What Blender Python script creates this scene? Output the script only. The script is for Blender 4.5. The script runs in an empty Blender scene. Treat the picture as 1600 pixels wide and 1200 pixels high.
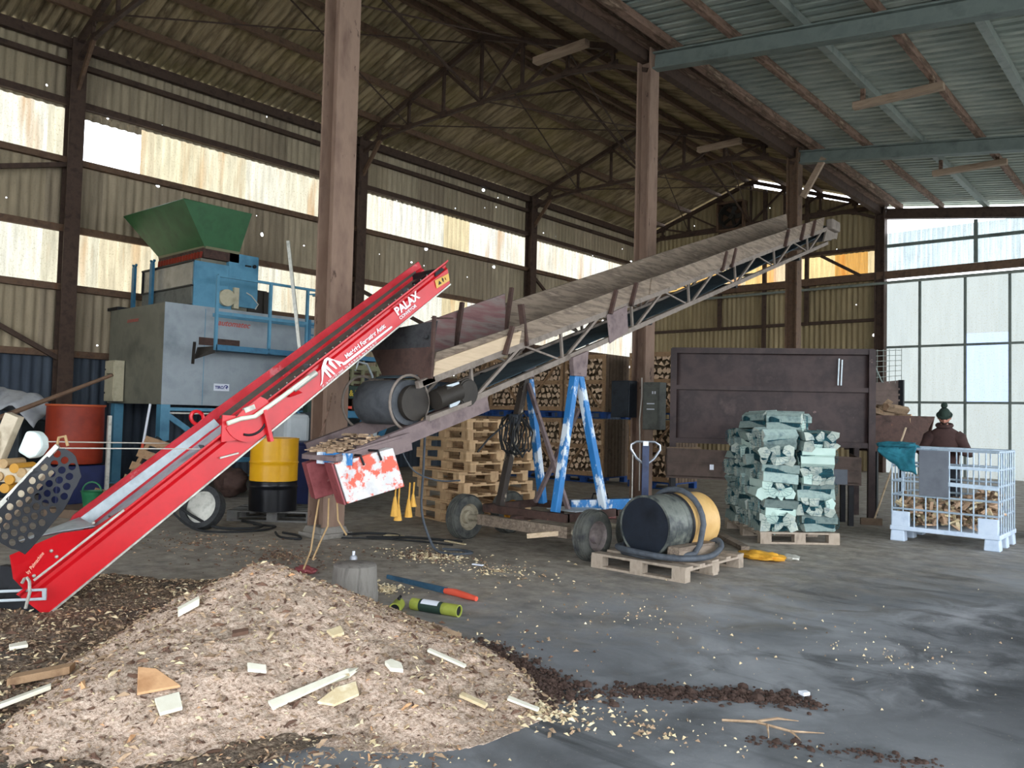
import bpy, bmesh, math, random
from mathutils import Vector as V, Matrix, noise, Quaternion
from math import sin, cos, pi, sqrt, floor
random.seed(7)
SC = bpy.context.scene
COL = SC.collection
R = random.uniform

# ------------------------------------------------------------------ materials
def lin(h):
    if isinstance(h, str):
        c = [int(h[i:i+2], 16)/255 for i in (0, 2, 4)]
        return tuple((x/12.92 if x <= .04045 else ((x+.055)/1.055)**2.4) for x in c) + (1,)
    return tuple(h)[:3] + (1,)

class NT:
    def __init__(s, name):
        s.m = bpy.data.materials.new(name); s.m.use_nodes = True
        s.t = s.m.node_tree; s.t.nodes.clear()
        s.out = s.t.nodes.new('ShaderNodeOutputMaterial')
    def n(s, typ, ins=None, **kw):
        x = s.t.nodes.new('ShaderNode'+typ)
        for k, v in kw.items(): setattr(x, k, v)
        for k, v in (ins or {}).items():
            if isinstance(v, bpy.types.NodeSocket): s.t.links.new(v, x.inputs[k])
            else: x.inputs[k].default_value = v
        return x
    def ramp(s, fac, stops, interp='LINEAR'):
        x = s.t.nodes.new('ShaderNodeValToRGB'); cr = x.color_ramp; cr.interpolation = interp
        while len(cr.elements) < len(stops): cr.elements.new(.5)
        for e, (p, c) in zip(cr.elements, stops):
            e.position = p; e.color = lin(c)
        s.t.links.new(fac, x.inputs[0]); return x.outputs[0]
    def math(s, op, a, b=0., c=None):
        x = s.n('Math', {0: a, 1: b}, operation=op)
        if c is not None:
            if isinstance(c, bpy.types.NodeSocket): s.t.links.new(c, x.inputs[2])
            else: x.inputs[2].default_value = c
        return x.outputs[0]
    def mix(s, fac, a, b, blend='MIX'):
        x = s.n('Mix', data_type='RGBA', blend_type=blend)
        for i, v in ((0, fac), (6, a), (7, b)):
            if isinstance(v, bpy.types.NodeSocket): s.t.links.new(v, x.inputs[i])
            else: x.inputs[i].default_value = v if i == 0 else lin(v)
        return x.outputs[2]
    def coord(s, kind='Object', scale=(1, 1, 1)):
        if kind == 'World': o = s.n('NewGeometry').outputs['Position']
        else: o = s.n('TexCoord').outputs[kind]
        return s.n('Mapping', {'Vector': o, 'Scale': scale}).outputs[0]
    def noise(s, vec, scale, detail=4, rough=.6, dist=0):
        return s.n('TexNoise', {'Vector': vec, 'Scale': scale, 'Detail': detail, 'Roughness': rough, 'Distortion': dist}).outputs[0]
    def bsdf(s, color, rough=.7, metal=0, bump=None, bstr=.3, bdist=.01, spec=.4):
        ins = {'Base Color': color if isinstance(color, bpy.types.NodeSocket) else lin(color), 'Roughness': rough, 'Metallic': metal, 'Specular IOR Level': spec}
        if bump is not None:
            ins['Normal'] = s.n('Bump', {'Height': bump, 'Strength': bstr, 'Distance': bdist}).outputs[0]
        return s.n('BsdfPrincipled', ins).outputs[0]
    def done(s, sh):
        s.t.links.new(sh, s.out.inputs[0]); return s.m

MATS = {}
def mat(name, cols, scale=6, rough=.75, metal=0, bump=.25, stretch=(1, 1, 1), kind='Object', isl=0, objr=0, detail=5, spots=None, lo=.3, hi=.7, bscale=None, spec=.35):
    """noise-blended colours; isl/objr: brightness variation per island / object; spots: (colour, scale, threshold) chips or stains"""
    t = NT(name); vec = t.coord(kind, stretch)
    f = t.noise(vec, scale, detail)
    k = len(cols)
    col = t.ramp(f, [(lo+(hi-lo)*i/max(1, k-1), c) for i, c in enumerate(cols)]) if k > 1 else t.mix(0., cols[0], cols[0])
    if spots:
        for sc_, ss, th in spots:
            g = t.noise(vec, ss, 6, .65)
            col = t.mix(t.n('MapRange', {0: g, 1: th, 2: th+.05}).outputs[0], col, sc_)
    if isl:
        rr = t.n('NewGeometry').outputs['Random Per Island']
        col = t.n('HueSaturation', {'Value': t.math('MULTIPLY_ADD', rr, 2*isl, 1-isl), 'Color': col}).outputs[0]
    if objr:
        rr = t.n('ObjectInfo').outputs['Random']
        col = t.n('HueSaturation', {'Value': t.math('MULTIPLY_ADD', rr, 2*objr, 1-objr), 'Color': col}).outputs[0]
    b = t.noise(vec, bscale or scale*5, 4) if bump else None
    m = t.done(t.bsdf(col, rough, metal, b, bump, .01, spec)); MATS[name] = m
    return m

# ------------------------------------------------------------------ mesh builder
MW = {}
class M:
    def __init__(s): s.v = []; s.f = []; s.mi = []; s.cur = 0
    def add(s, vs, fs, mi=None):
        o = len(s.v); s.v += [V(p) for p in vs]
        s.f += [tuple(i+o for i in f) for f in fs]; s.mi += [s.cur if mi is None else mi]*len(fs)
        return s
    def box(s, c, d, rot=None, taper=1.):
        c = V(c); x, y, z = d[0]/2, d[1]/2, d[2]/2
        vs = [V((sx*x*(taper if sz > 0 else 1), sy*y*(taper if sz > 0 else 1), sz*z)) for sz in (-1, 1) for sy in (-1, 1) for sx in (-1, 1)]
        if rot is not None: vs = [rot @ p for p in vs]
        return s.add([p+c for p in vs], [(0, 2, 3, 1), (4, 5, 7, 6), (0, 1, 5, 4), (2, 6, 7, 3), (0, 4, 6, 2), (1, 3, 7, 5)])
    def bar(s, a, b, w, h, up=(0, 0, 1)):
        a, b = V(a), V(b); d = (b-a).normalized(); up = V(up)
        sd = d.cross(up)
        if sd.length < 1e-4: sd = d.cross(V((1, 0, 0)))
        sd.normalize(); u = sd.cross(d).normalized()
        vs = [p+sd*(i*w/2)+u*(j*h/2) for p in (a, b) for i, j in ((-1, -1), (1, -1), (1, 1), (-1, 1))]
        return s.add(vs, [(3, 2, 1, 0), (4, 5, 6, 7), (0, 1, 5, 4), (1, 2, 6, 5), (2, 3, 7, 6), (3, 0, 4, 7)])
    def tube(s, pts, r, n=8, closed=False):
        pts = [V(p) for p in pts]; k = len(pts)
        rr = r if isinstance(r, (list, tuple)) else [r]*k
        tan = []
        for i in range(k):
            a = pts[(i-1) % k] if (closed or i > 0) else pts[i]
            b = pts[(i+1) % k] if (closed or i < k-1) else pts[i]
            tan.append((b-a).normalized())
        u = tan[0].orthogonal().normalized(); vs = []
        for i in range(k):
            u = (u-tan[i]*u.dot(tan[i])).normalized(); w = tan[i].cross(u)
            vs += [pts[i]+(u*cos(2*pi*j/n)+w*sin(2*pi*j/n))*rr[i] for j in range(n)]
        fs = []
        for i in range(k if closed else k-1):
            for j in range(n):
                a, b = i*n, ((i+1) % k)*n
                fs.append((a+j, a+(j+1) % n, b+(j+1) % n, b+j))
        if not closed:
            fs += [tuple(reversed(range(n))), tuple(range((k-1)*n, k*n))]
        return s.add(vs, fs)
    def cyl(s, a, b, r0, r1=None, n=24):
        return s.tube([a, b], [r0, r0 if r1 is None else r1], n)
    def lathe(s, prof, o=(0, 0, 0), ax=(0, 0, 1), n=32, closed=False):
        o = V(o); ax = V(ax).normalized(); u = ax.orthogonal().normalized(); w = ax.cross(u)
        vs = [o+ax*z+(u*cos(2*pi*j/n)+w*sin(2*pi*j/n))*max(r, 1e-4) for r, z in prof for j in range(n)]
        k = len(prof); fs = [(i*n+j, i*n+(j+1) % n, ((i+1) % k)*n+(j+1) % n, ((i+1) % k)*n+j) for i in range(k if closed else k-1) for j in range(n)]
        if not closed: fs += [tuple(reversed(range(n))), tuple(range((k-1)*n, k*n))]
        return s.add(vs, fs)
    def prism(s, poly, vec):
        poly = [V(p) for p in poly]; vec = V(vec); n = len(poly)
        vs = poly+[p+vec for p in poly]
        return s.add(vs, [tuple(reversed(range(n))), tuple(range(n, 2*n))]+[(i, (i+1) % n, n+(i+1) % n, n+i) for i in range(n)])
    def grid(s, nu, nv, fn):
        vs = [fn(i/nu, j/nv) for j in range(nv+1) for i in range(nu+1)]
        return s.add(vs, [(j*(nu+1)+i, j*(nu+1)+i+1, (j+1)*(nu+1)+i+1, (j+1)*(nu+1)+i) for j in range(nv) for i in range(nu)])
    def ball(s, c, r, nu=16, nv=10, fn=None):
        c = V(c); r = r if isinstance(r, (tuple, list)) else (r, r, r); vs = []
        for j in range(nv+1):
            th = pi*j/nv
            for i in range(nu):
                p = V((sin(th)*cos(2*pi*i/nu), sin(th)*sin(2*pi*i/nu), cos(th)))
                q = V((p.x*r[0], p.y*r[1], p.z*r[2]))
                if fn: q = fn(p, q)
                vs.append(c+q)
        return s.add(vs, [(j*nu+i, (j+1)*nu+i, (j+1)*nu+(i+1) % nu, j*nu+(i+1) % nu) for j in range(nv) for i in range(nu)])
    def obj(s, name, mats, parent=None, smooth=False, bevel=0, world=True, kind=None, solid=0):
        me = bpy.data.meshes.new(name)
        inv = MW[parent.name].inverted() if (parent is not None and world) else None
        me.from_pydata([tuple(inv @ p) if inv else tuple(p) for p in s.v], [], s.f)
        mats = mats if isinstance(mats, (list, tuple)) else [mats]
        for m in mats: me.materials.append(MATS[m] if isinstance(m, str) else m)
        if len(mats) > 1: me.polygons.foreach_set('material_index', s.mi)
        bm = bmesh.new(); bm.from_mesh(me)
        bmesh.ops.recalc_face_normals(bm, faces=bm.faces); bm.to_mesh(me); bm.free()
        if smooth:
            me.polygons.foreach_set('use_smooth', [True]*len(me.polygons))
            try: me.set_sharp_from_angle(angle=math.radians(smooth if smooth is not True else 40))
            except Exception: pass
        o = bpy.data.objects.new(name, me); COL.objects.link(o)
        if parent is not None:
            o.parent = parent; MW[o.name] = MW[parent.name]
        else: MW[o.name] = Matrix.Identity(4)
        if solid:
            md = o.modifiers.new('solid', 'SOLIDIFY'); md.thickness = solid; md.offset = 0
        if bevel:
            md = o.modifiers.new('edge', 'BEVEL'); md.width = bevel; md.segments = 2; md.limit_method = 'ANGLE'
        if kind: o['kind'] = kind
        return o

def tag(o, label, cat, group=None, kind=None):
    o['label'] = label; o['category'] = cat
    if group: o['group'] = group
    if kind: o['kind'] = kind
    return o
def thing(name, label, cat, loc=(0, 0, 0), rz=0, group=None):
    o = bpy.data.objects.new(name, None); COL.objects.link(o); o.empty_display_size = .1
    o.location = loc; o.rotation_euler = (0, 0, rz)
    MW[o.name] = Matrix.Translation(V(loc)) @ Matrix.Rotation(rz, 4, 'Z')
    return tag(o, label, cat, group)
def place(o, loc, rot=(0, 0, 0)):
    o.location = loc; o.rotation_euler = rot
    return o
def kids(o): return [c for c in COL.objects if c.parent == o]
def dup(root, tree, loc, rot, label, group=None):
    r = root.copy(); COL.objects.link(r); r.location = loc; r.rotation_euler = rot
    r['label'] = label
    if group: r['group'] = group
    for c, subs in tree:
        d = c.copy(); COL.objects.link(d); d.parent = r
        for q in subs:
            e = q.copy(); COL.objects.link(e); e.parent = d
    return r
def tree_of(o): return [(c, list(kids(c))) for c in kids(o)]
def frame(o, x, y=None):
    x = V(x).normalized()
    y = V(y); y = (y-x*y.dot(x)).normalized(); z = x.cross(y)
    return Matrix(((x.x, y.x, z.x, o[0]), (x.y, y.y, z.y, o[1]), (x.z, y.z, z.z, o[2]), (0, 0, 0, 1)))
def txt(name, s, size, o, xd, yd, m, parent, ext=.001, align='LEFT', sx=1., shear=0., bold=0.):
    cu = bpy.data.curves.new(name, 'FONT'); cu.body = s; cu.size = size; cu.extrude = ext; cu.align_x = align
    cu.shear = shear; cu.offset = bold
    cu.materials.append(MATS[m])
    tmp = bpy.data.objects.new('t', cu); COL.objects.link(tmp)
    me = bpy.data.meshes.new_from_object(tmp.evaluated_get(bpy.context.evaluated_depsgraph_get())); bpy.data.objects.remove(tmp)
    me.name = name
    if not me.materials: me.materials.append(MATS[m])
    ob = bpy.data.objects.new(name, me); COL.objects.link(ob)
    ob.parent = parent
    ob.matrix_local = MW[parent.name].inverted() @ frame(o, xd, yd) @ Matrix.Diagonal((sx, 1, 1, 1))
    MW[ob.name] = MW[parent.name]
    return ob
def rotz(a): return Matrix.Rotation(a, 3, 'Z')
def rnd_rot(): return Quaternion((R(-1, 1), R(-1, 1), R(-1, 1), R(-1, 1))).normalized().to_matrix()
def skin_mesh(pts, edges, rad, sub=1):
    me = bpy.data.meshes.new('t'); me.from_pydata([tuple(p) for p in pts], edges, [])
    o = bpy.data.objects.new('t', me); COL.objects.link(o)
    md = o.modifiers.new('s', 'SKIN'); md.use_smooth_shade = True
    for i, r in enumerate(rad):
        me.skin_vertices[0].data[i].radius = (r, r) if not isinstance(r, tuple) else r
    me.skin_vertices[0].data[0].use_root = True
    s2 = o.modifiers.new('u', 'SUBSURF'); s2.levels = sub; s2.render_levels = sub
    dg = bpy.context.evaluated_depsgraph_get(); ev = o.evaluated_get(dg); em = ev.to_mesh()
    vs = [v.co.copy() for v in em.vertices]; fs = [tuple(p.vertices) for p in em.polygons]
    ev.to_mesh_clear(); bpy.data.objects.remove(o); bpy.data.meshes.remove(me)
    return vs, fs
SKY = 2.2; EXPO = 1.8
# ------------------------------------------------------------------ palette
mat('steel_brown', ['5a4436', '6b5442', '4a382e'], 5, .7, .15, .25, spots=[('6a4a34', 9, .6)])
mat('steel_dark', ['40312a', '4e3d33', '352822'], 5, .75, .15, .2)
mat('column_paint', ['7a6152', '887060', '6b5448'], 3, .75, 0, .2, stretch=(1, 1, .35), spots=[('4a382e', 8, .63)])
mat('green_steel', ['616a66', '6f7872', '555d59'], 2, .6, .1, .1)
mat('grey_steel', ['78807a', '878c84', '6c736e'], 3, .6, .2, .15)
mat('rust_purlin', ['68523f', '84695a', '584436', '97806d'], 7, .85, 0, .5, stretch=(1, .25, 1))
mat('raw_board', ['8a7460', '9a8470', '7a6552'], 6, .8, 0, .2, stretch=(.3, 2, 2))
mat('red_paint', ['b80d18', 'c8141f', 'ad0b16'], 2.5, .32, 0, .03, spots=[('9c2a2c', 6, .68)], spec=.5)
mat('red_dusty', ['b31c24', 'c5303a', 'a8151d'], 3, .5, 0, .08, spots=[('c66a6c', 4, .66)])
mat('belt_dark', ['4a443d', '585048', '3d3833'], 4, .8, 0, .2)
mat('belt_rubber', ['43464a', '55585c', '3a3c40'], 5, .75, 0, .2)
mat('belt_blue', ['33424a', '44545c', '2b383f'], 4, .7, 0, .15)
mat('galv', ['98a2a8', 'b3bcc0', '868f93'], 4, .45, .35, .1, spots=[('7c6f66', 5, .68)])
mat('zinc', ['a5a499', 'bcbab0', '8f8e84'], 8, .45, .4, .1)
mat('cream_pipe', ['cfcfbd', 'dcdccd'], 5, .4, 0, .05)
mat('black_metal', ['101216', '17191e', '0c0d10'], 6, .5, .2, .1)
mat('black_rubber', ['2a2b2d', '3a3b3c', '232425'], 9, .85, 0, .4)
mat('tyre_rubber', ['3c3d3f', '54554f', '2f3032'], 6, .9, 0, .5, spots=[('6d6a62', 7, .62)])
mat('hub_paint', ['71676a', '857a76', '5b5150'], 8, .6, .1, .2)
mat('hub_cream', ['8d8370', 'a39a86', '746a58'], 8, .7, .1, .2)
mat('blue_flake', ['23679f', '2f76b2', '1c588c'], 3, .5, 0, .2, stretch=(1, 1, .5), spots=[('c9d2d8', 5.5, .50), ('6a4a3c', 9, .68)])
mat('dark_flake', ['2b2522', '3a322c', '211c1a'], 3, .6, 0, .2, stretch=(1, 1, .6), spots=[('a59a85', 6, .56)])
mat('mach_blue', ['4a829d', '568faa', '41748e'], 2, .45, 0, .05, spots=[('7a8f96', 7, .7)])
mat('mach_blue_dark', ['2c5f7c', '356f8e', '254f69'], 3, .5, 0, .05)
mat('mach_grey', ['8b949a', '98a1a6', '7e888e'], 1.6, .5, 0, .05, spots=[('5b5550', 9, .74)])
mat('mach_side', ['6b695c', '777567', '5c5b50'], 1.6, .5, 0, .05)
mat('mach_green', ['20502a', '2a5e35', '1b4524'], 2, .45, 0, .05)
mat('frame_olive', ['6b6a4e', '7a785c'], 3, .6)
mat('glass_dirty', ['8a8478', '9c968a', '6d675d'], 2.5, .25, 0, .05)
mat('dark_green', ['1d2f28', '273c33', '16251f'], 4, .6, 0, .1)
mat('maroon', ['7d3a3c', '8d4a4c', '6c2e30'], 4, .6, 0, .15, spots=[('4f2b35', 12, .62), ('94706a', 5, .64)])
mat('red_white', ['c2c1c1', 'd0cecc', 'b2b1b2'], 4, .6, 0, .2, spots=[('cf5f4b', 5.2, .50), ('a9382c', 14, .66), ('8a6a60', 22, .7)])
mat('rusty_plate', ['40302b', '503c35', '352823'], 6, .8, .1, .3, spots=[('6e4a3c', 14, .66)])
mat('skip_brown', ['332625', '3d2f2d', '2b2020', '463835'], 2.2, .55, .1, .1, spots=[('6a5552', 5, .68)])
mat('chute_brown', ['4e413a', '5d4d45', '40352f'], 3, .7, 0, .2)
mat('rail_brown', ['6d5f5f', '7d6d6b', '5c4f50'], 5, .7, .1, .2, spots=[('4d3a36', 12, .64)])
mat('lattice_steel', ['756b62', '867b71', '62584f'], 6, .7, .2, .2)
mat('board_grey', ['7a6c5e', '8a7b6b', '675a4e', '988978'], 5, .85, 0, .35, stretch=(4, .35, 4))
mat('board_pale', ['bda78b', 'cbb598', 'ab9478'], 4, .8, 0, .25, stretch=(4, .35, 4))
mat('board_maroon', ['6a4b4b', '7a5a58', '7d716c', '5e4040'], 4, .8, 0, .3, stretch=(3, .35, 3))
mat('pallet_wood', ['a98a66', 'bb9d78', '967755'], 5, .85, 0, .3, stretch=(3, 3, 1), objr=.14, isl=.1)
mat('pallet_old', ['8f8272', 'a19383', '7c7062'], 5, .88, 0, .35, stretch=(2, 2, 1), isl=.1)
mat('pallet_grey', ['5c5b58', '6c6a66', '4c4b49'], 5, .88, 0, .35, isl=.1)
mat('pallet_blue', ['16386e', '1c4583', '122c58'], 5, .7, 0, .2)
mat('crate_wood', ['8d6f52', '9d7f60', '7a5e45'], 5, .85, 0, .3, stretch=(2, 2, 2), isl=.15)
mat('crate_dark', ['5a4a3c', '6a5848', '4a3d32'], 5, .85, 0, .3, isl=.15)
mat('log_end', ['cbae8f', 'd8bc9e', 'b8997b'], 12, .85, 0, .2, objr=.18, isl=.16)
mat('log_side', ['6e5a48', '857059', '574638'], 9, .9, 0, .5, objr=.2, isl=.15)
mat('split_face', ['b39478', 'c4a588', '9d7f64'], 9, .85, 0, .4, stretch=(1, 1, 3), isl=.15, objr=.1)
mat('net_log_end', ['8a9890', 'a9b0a5', '75878a'], 8, .85, 0, .3, objr=.3)
mat('net_log_side', ['6d7f7d', '84958f', '566a6b'], 8, .88, 0, .4, objr=.38)
mat('gap_shade_teal', ['0e2e36', '123a42'], 8, .9, 0, .3)
mat('net_log_pale', ['a9c0b6', 'b8cdc3'], 6, .8, 0, .2)
mat('net_teal', ['14505a', '1a5f68'], 10, .8, 0, 0)
mat('net_cloth', ['1b5c6c', '27707f', '144a58'], 8, .85, 0, .3)
mat('ibc_white', ['b9c9dc', 'c6d4e4', 'a9bbd0'], 4, .5, 0, .05)
mat('ibc_bar', ['9db0c0', 'b2c2cf', '8699aa'], 8, .4, .3, .05)
mat('plate_grey', ['5a5f68', '666b73', '50555d'], 2.5, .55, .1, .1, spots=[('3c3f45', 5, .68)])
mat('drum_yellow', ['d59a12', 'dda41c', 'cc910c'], 2, .3, 0, .02)
mat('drum_black', ['0c0d10', '121318', '08090b'], 3, .28, 0, .03)
mat('drum_lid', ['12171f', '1b222c', '0d1118'], 3.5, .45, 0, .06, spots=[('54585c', 9, .76), ('262c34', 2.6, .66)])
mat('drum_tan', ['c29a5c', 'cda86c', 'b48c4e'], 3, .5, 0, .05)
mat('drum_grey', ['4a4f4e', '6c7069', '34393a', '7b7f74'], 3, .5, .1, .1)
mat('hose', ['3d4249', '4b5158', '33373d'], 8, .6, 0, .1)
mat('truck_blue', ['1c2740', '26324e', '151e33'], 5, .45, .1, .05)
mat('chrome', ['8a8f96', 'a6abb0'], 5, .3, .8, .02)
mat('barrel_red', ['7a2412', '8c2f18', '6a1d0e'], 2, .55, 0, .06)
mat('orange_rim', ['a84a26', 'b5562e'], 4, .6, 0, .05)
mat('tarp_grey', ['8a8d92', 'a2a4a6', '6c7076'], 3, .6, 0, .3)
mat('dark_tarp', ['20262a', '2c3336', '171c1f'], 3, .7, 0, .3)
mat('beige_steel', ['a89a82', 'b8ab94', '93866f'], 5, .6, 0, .15, spots=[('6f6250', 8, .66)])
mat('casing_white', ['c9d8d4', 'd8e4e0'], 4, .4, 0, .03)
mat('box_black', ['22272c', '2b3138', '1a1e22'], 4, .5, 0, .06)
mat('box_grey', ['5a5c57', '696b65', '4d4f4b'], 4, .6, .1, .1, spots=[('85857c', 10, .7)])
mat('box_beige', ['b1a98c', 'bdb59a', 'a39b80'], 4, .5, 0, .04)
mat('twine', ['9c8058', 'ac906a'], 20, .9, 0, .3)
mat('twine_yellow', ['c89a48', 'b88a3c'], 20, .9, 0, .3)
mat('cord_white', ['b9b4aa', 'c6c1b6'], 20, .8, 0, 0)
mat('cable_black', ['1a1b1c', '262728'], 9, .7, 0, 0)
mat('chips_bark', ['4f3c31', '62493b', '735a48'], 9, .9, 0, .2, isl=.35)
mat('chip_pale', ['d8cba8', 'c9b58e', 'e2d9bd'], 9, .85, 0, .2, isl=.22)
mat('chip_white', ['e0dccb', 'd2cdb8'], 9, .8, 0, .15)
mat('chip_orange', ['c09268', 'cfa277', 'b0825a'], 6, .8, 0, .2)
mat('chip_mid', ['a58d72', '8f775e', 'b79f84'], 9, .88, 0, .2, isl=.35)
mat('soil_dark', ['3a2c26', '4b3a32', '2c211d'], 14, .95, 0, .6)
mat('stump_grey', ['6c6862', '7d7972', '57534e'], 5, .9, 0, .5, stretch=(3, 3, .6))
mat('tool_blue', ['2f5068', '3c6078', '28455a'], 6, .5, .2, .1)
mat('tool_red', ['cf4a34', 'd85a42'], 6, .5, 0, .05)
mat('tool_lime', ['8d9638', '9ca548', '787f30'], 6, .45, 0, .05)
mat('can_grey', ['8d9097', 'a1a3a8'], 6, .4, .3, .05)
mat('orange_sack', ['d59a2e', 'e0a83c', 'bf8624'], 6, .6, 0, .2)
mat('green_plastic', ['1f5f3c', '2a7048'], 5, .5, 0, .05)
mat('blue_plastic', ['10183c', '18224c'], 5, .5, 0, .05)
mat('white_plastic', ['a9b0b2', 'b9bfc0'], 5, .5, 0, .05)
mat('white_paint', ['e8e8ea'], 5, .5, 0, 0)
mat('label_white', ['dfe4ec'], 5, .5, 0, 0)
mat('label_blue', ['26307a'], 5, .5, 0, 0)
mat('label_yellow', ['cfa44f', 'd8ae5c'], 8, .5, 0, 0)
mat('label_black', ['17130c'], 8, .5, 0, 0)
mat('text_red', ['b9584f'], 8, .5, 0, 0)
mat('text_yellow', ['b29a28'], 8, .5, 0, 0)
mat('text_cream', ['e6b9a0'], 8, .5, 0, 0)
mat('jacket', ['33211f', '3e2a26', '291a19'], 7, .85, 0, .3)
mat('trousers', ['23262e', '2c3038'], 7, .85, 0, .2)
mat('skin', ['9a6a58', 'a87664'], 8, .55, 0, .05)
mat('beanie', ['1d2a24', '27362e', '151f1a'], 12, .95, 0, .6)
mat('beard', ['2c1f1a', '3a2a22'], 20, .9, 0, .5)
mat('fan_dark', ['2a2622', '37322c'], 5, .6, .2, .1)
mat('concrete_foot', ['77726a', '87827a', '625e57'], 5, .9, 0, .4)
mat('orange_hub', ['b8862a', 'a57322'], 5, .6, 0, .1)

def cladding(name, cols, axis, trans=False, hole=0., sheet=1.06, streak=1., orange=None, blue=False, strength=.9):
    """corrugated sheet: per-sheet tone, vertical streaks, specks; real pin holes where the mask is open; trans = light passes through"""
    t = NT(name); pos = t.n('NewGeometry').outputs['Position']
    sp = t.n('SeparateXYZ', {0: pos}); a = sp.outputs[axis]; z = sp.outputs[2 if axis != 2 else 1]
    sid = t.math('FLOOR', t.math('DIVIDE', a, sheet))
    wn = t.n('TexWhiteNoise', {'W': sid}, noise_dimensions='1D').outputs[0]
    col = t.ramp(wn, [(i/max(1, len(cols)-1), c) for i, c in enumerate(cols)])
    v1 = t.n('CombineXYZ', {0: t.math('MULTIPLY', a, 7.), 1: t.math('MULTIPLY', z, .7), 2: sid}).outputs[0]
    st = t.noise(v1, 1.3, 5, .65)
    stv = t.n('MapRange', {0: st, 1: .3, 2: .72, 3: 1-.34*streak, 4: 1+.12*streak}).outputs[0]
    col = t.n('HueSaturation', {'Value': stv, 'Color': col}).outputs[0]
    if orange:
        g = t.noise(t.n('CombineXYZ', {0: t.math('MULTIPLY', a, 2.2), 1: t.math('MULTIPLY', z, .25), 2: 3.}).outputs[0], 1., 3)
        col = t.mix(t.n('MapRange', {0: g, 1: .54, 2: .70, 4: .6}).outputs[0], col, orange)
    sk = t.noise(t.n('CombineXYZ', {0: a, 1: t.math('MULTIPLY', z, .6)}).outputs[0], 38., 3, .7)
    skm = t.n('MapRange', {0: sk, 1: .56, 2: .64, 4: .55 if trans else .15}).outputs[0]
    col = t.mix(skm, col, '6a6048' if trans else '2f2923')
    if trans:
        sh = t.n('MixShader', {0: strength, 1: t.n('BsdfDiffuse', {'Color': col}).outputs[0], 2: t.n('BsdfTranslucent', {'Color': col}).outputs[0]}).outputs[0]
    else:
        sh = t.bsdf(col, .85, 0, st, .2)
    if hole:
        vo = t.n('TexVoronoi', {'Vector': t.n('CombineXYZ', {0: a, 1: z}).outputs[0], 'Scale': 1.7}, voronoi_dimensions='2D')
        d = vo.outputs['Distance']
        rr = t.n('SeparateXYZ', {0: vo.outputs['Color']}).outputs[0]
        lim = t.math('MULTIPLY', t.math('GREATER_THAN', rr, 1-hole), t.math('MULTIPLY_ADD', t.math('POWER', t.math('FRACT', t.math('MULTIPLY', rr, 37.)), 4.), .06, .022))
        mk = t.math('LESS_THAN', d, lim)
        sh = t.n('MixShader', {0: mk, 1: sh, 2: t.n('BsdfTransparent').outputs[0]}).outputs[0]
    MATS[name] = t.done(sh); return MATS[name]
cladding('wall_sheet', ['a4957b', 'ae9d83', '988973', 'b4a58b', '9f9078'], 1, hole=.32)
cladding('wall_sheet_back', ['a3926f', '978665', 'ae9c78', '9f8f6e'], 0, hole=.10)
cladding('wall_sheet_low', ['3f4854', '4a535e', '38414c'], 1, hole=.02)
cladding('strip_left', ['9f9989', '9b927f', 'a19e96', '94896e', '9d978a', '8f7e5b'], 1, True, orange='7a5222')
cladding('strip_back', ['937139', '9d885d', '885d24', 'a29982', '93794a'], 0, True, orange='8a4a10')
cladding('strip_white', ['979e9f', '9da3a2', '929b9c', '9ba09d'], 0, True)
cladding('glazing_sheet', ['777b77', '7b7d78', '757977'], 0, True, sheet=1.2, streak=.25)

def roof_mat(name, cols, moss, ax):
    t = NT(name); pos = t.n('NewGeometry').outputs['Position']
    sp = t.n('SeparateXYZ', {0: pos}); x, y = sp.outputs[0], sp.outputs[1]
    v = t.n('CombineXYZ', {0: t.math('MULTIPLY', x, .5), 1: t.math('MULTIPLY', y, 3.)}).outputs[0]
    n1 = t.noise(v, 1.2, 5, .6); n2 = t.noise(pos, .55, 4, .6)
    col = t.ramp(n1, [(.3+.4*i/(len(cols)-1), c) for i, c in enumerate(cols)])
    col = t.mix(t.n('MapRange', {0: n2, 1: .45, 2: .68, 4: .55}).outputs[0], col, moss)
    MATS[name] = t.done(t.bsdf(col, .88, 0, n1, .2))
roof_mat('roof_nave', ['7a694f', '9c8a6c', '65553f', 'ad9c7c'], '7a6c3c', 0)
roof_mat('roof_lean', ['a3aa9e', 'b5b9ac', '949c92', 'c0c2b4'], '818c84', 0)

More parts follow.
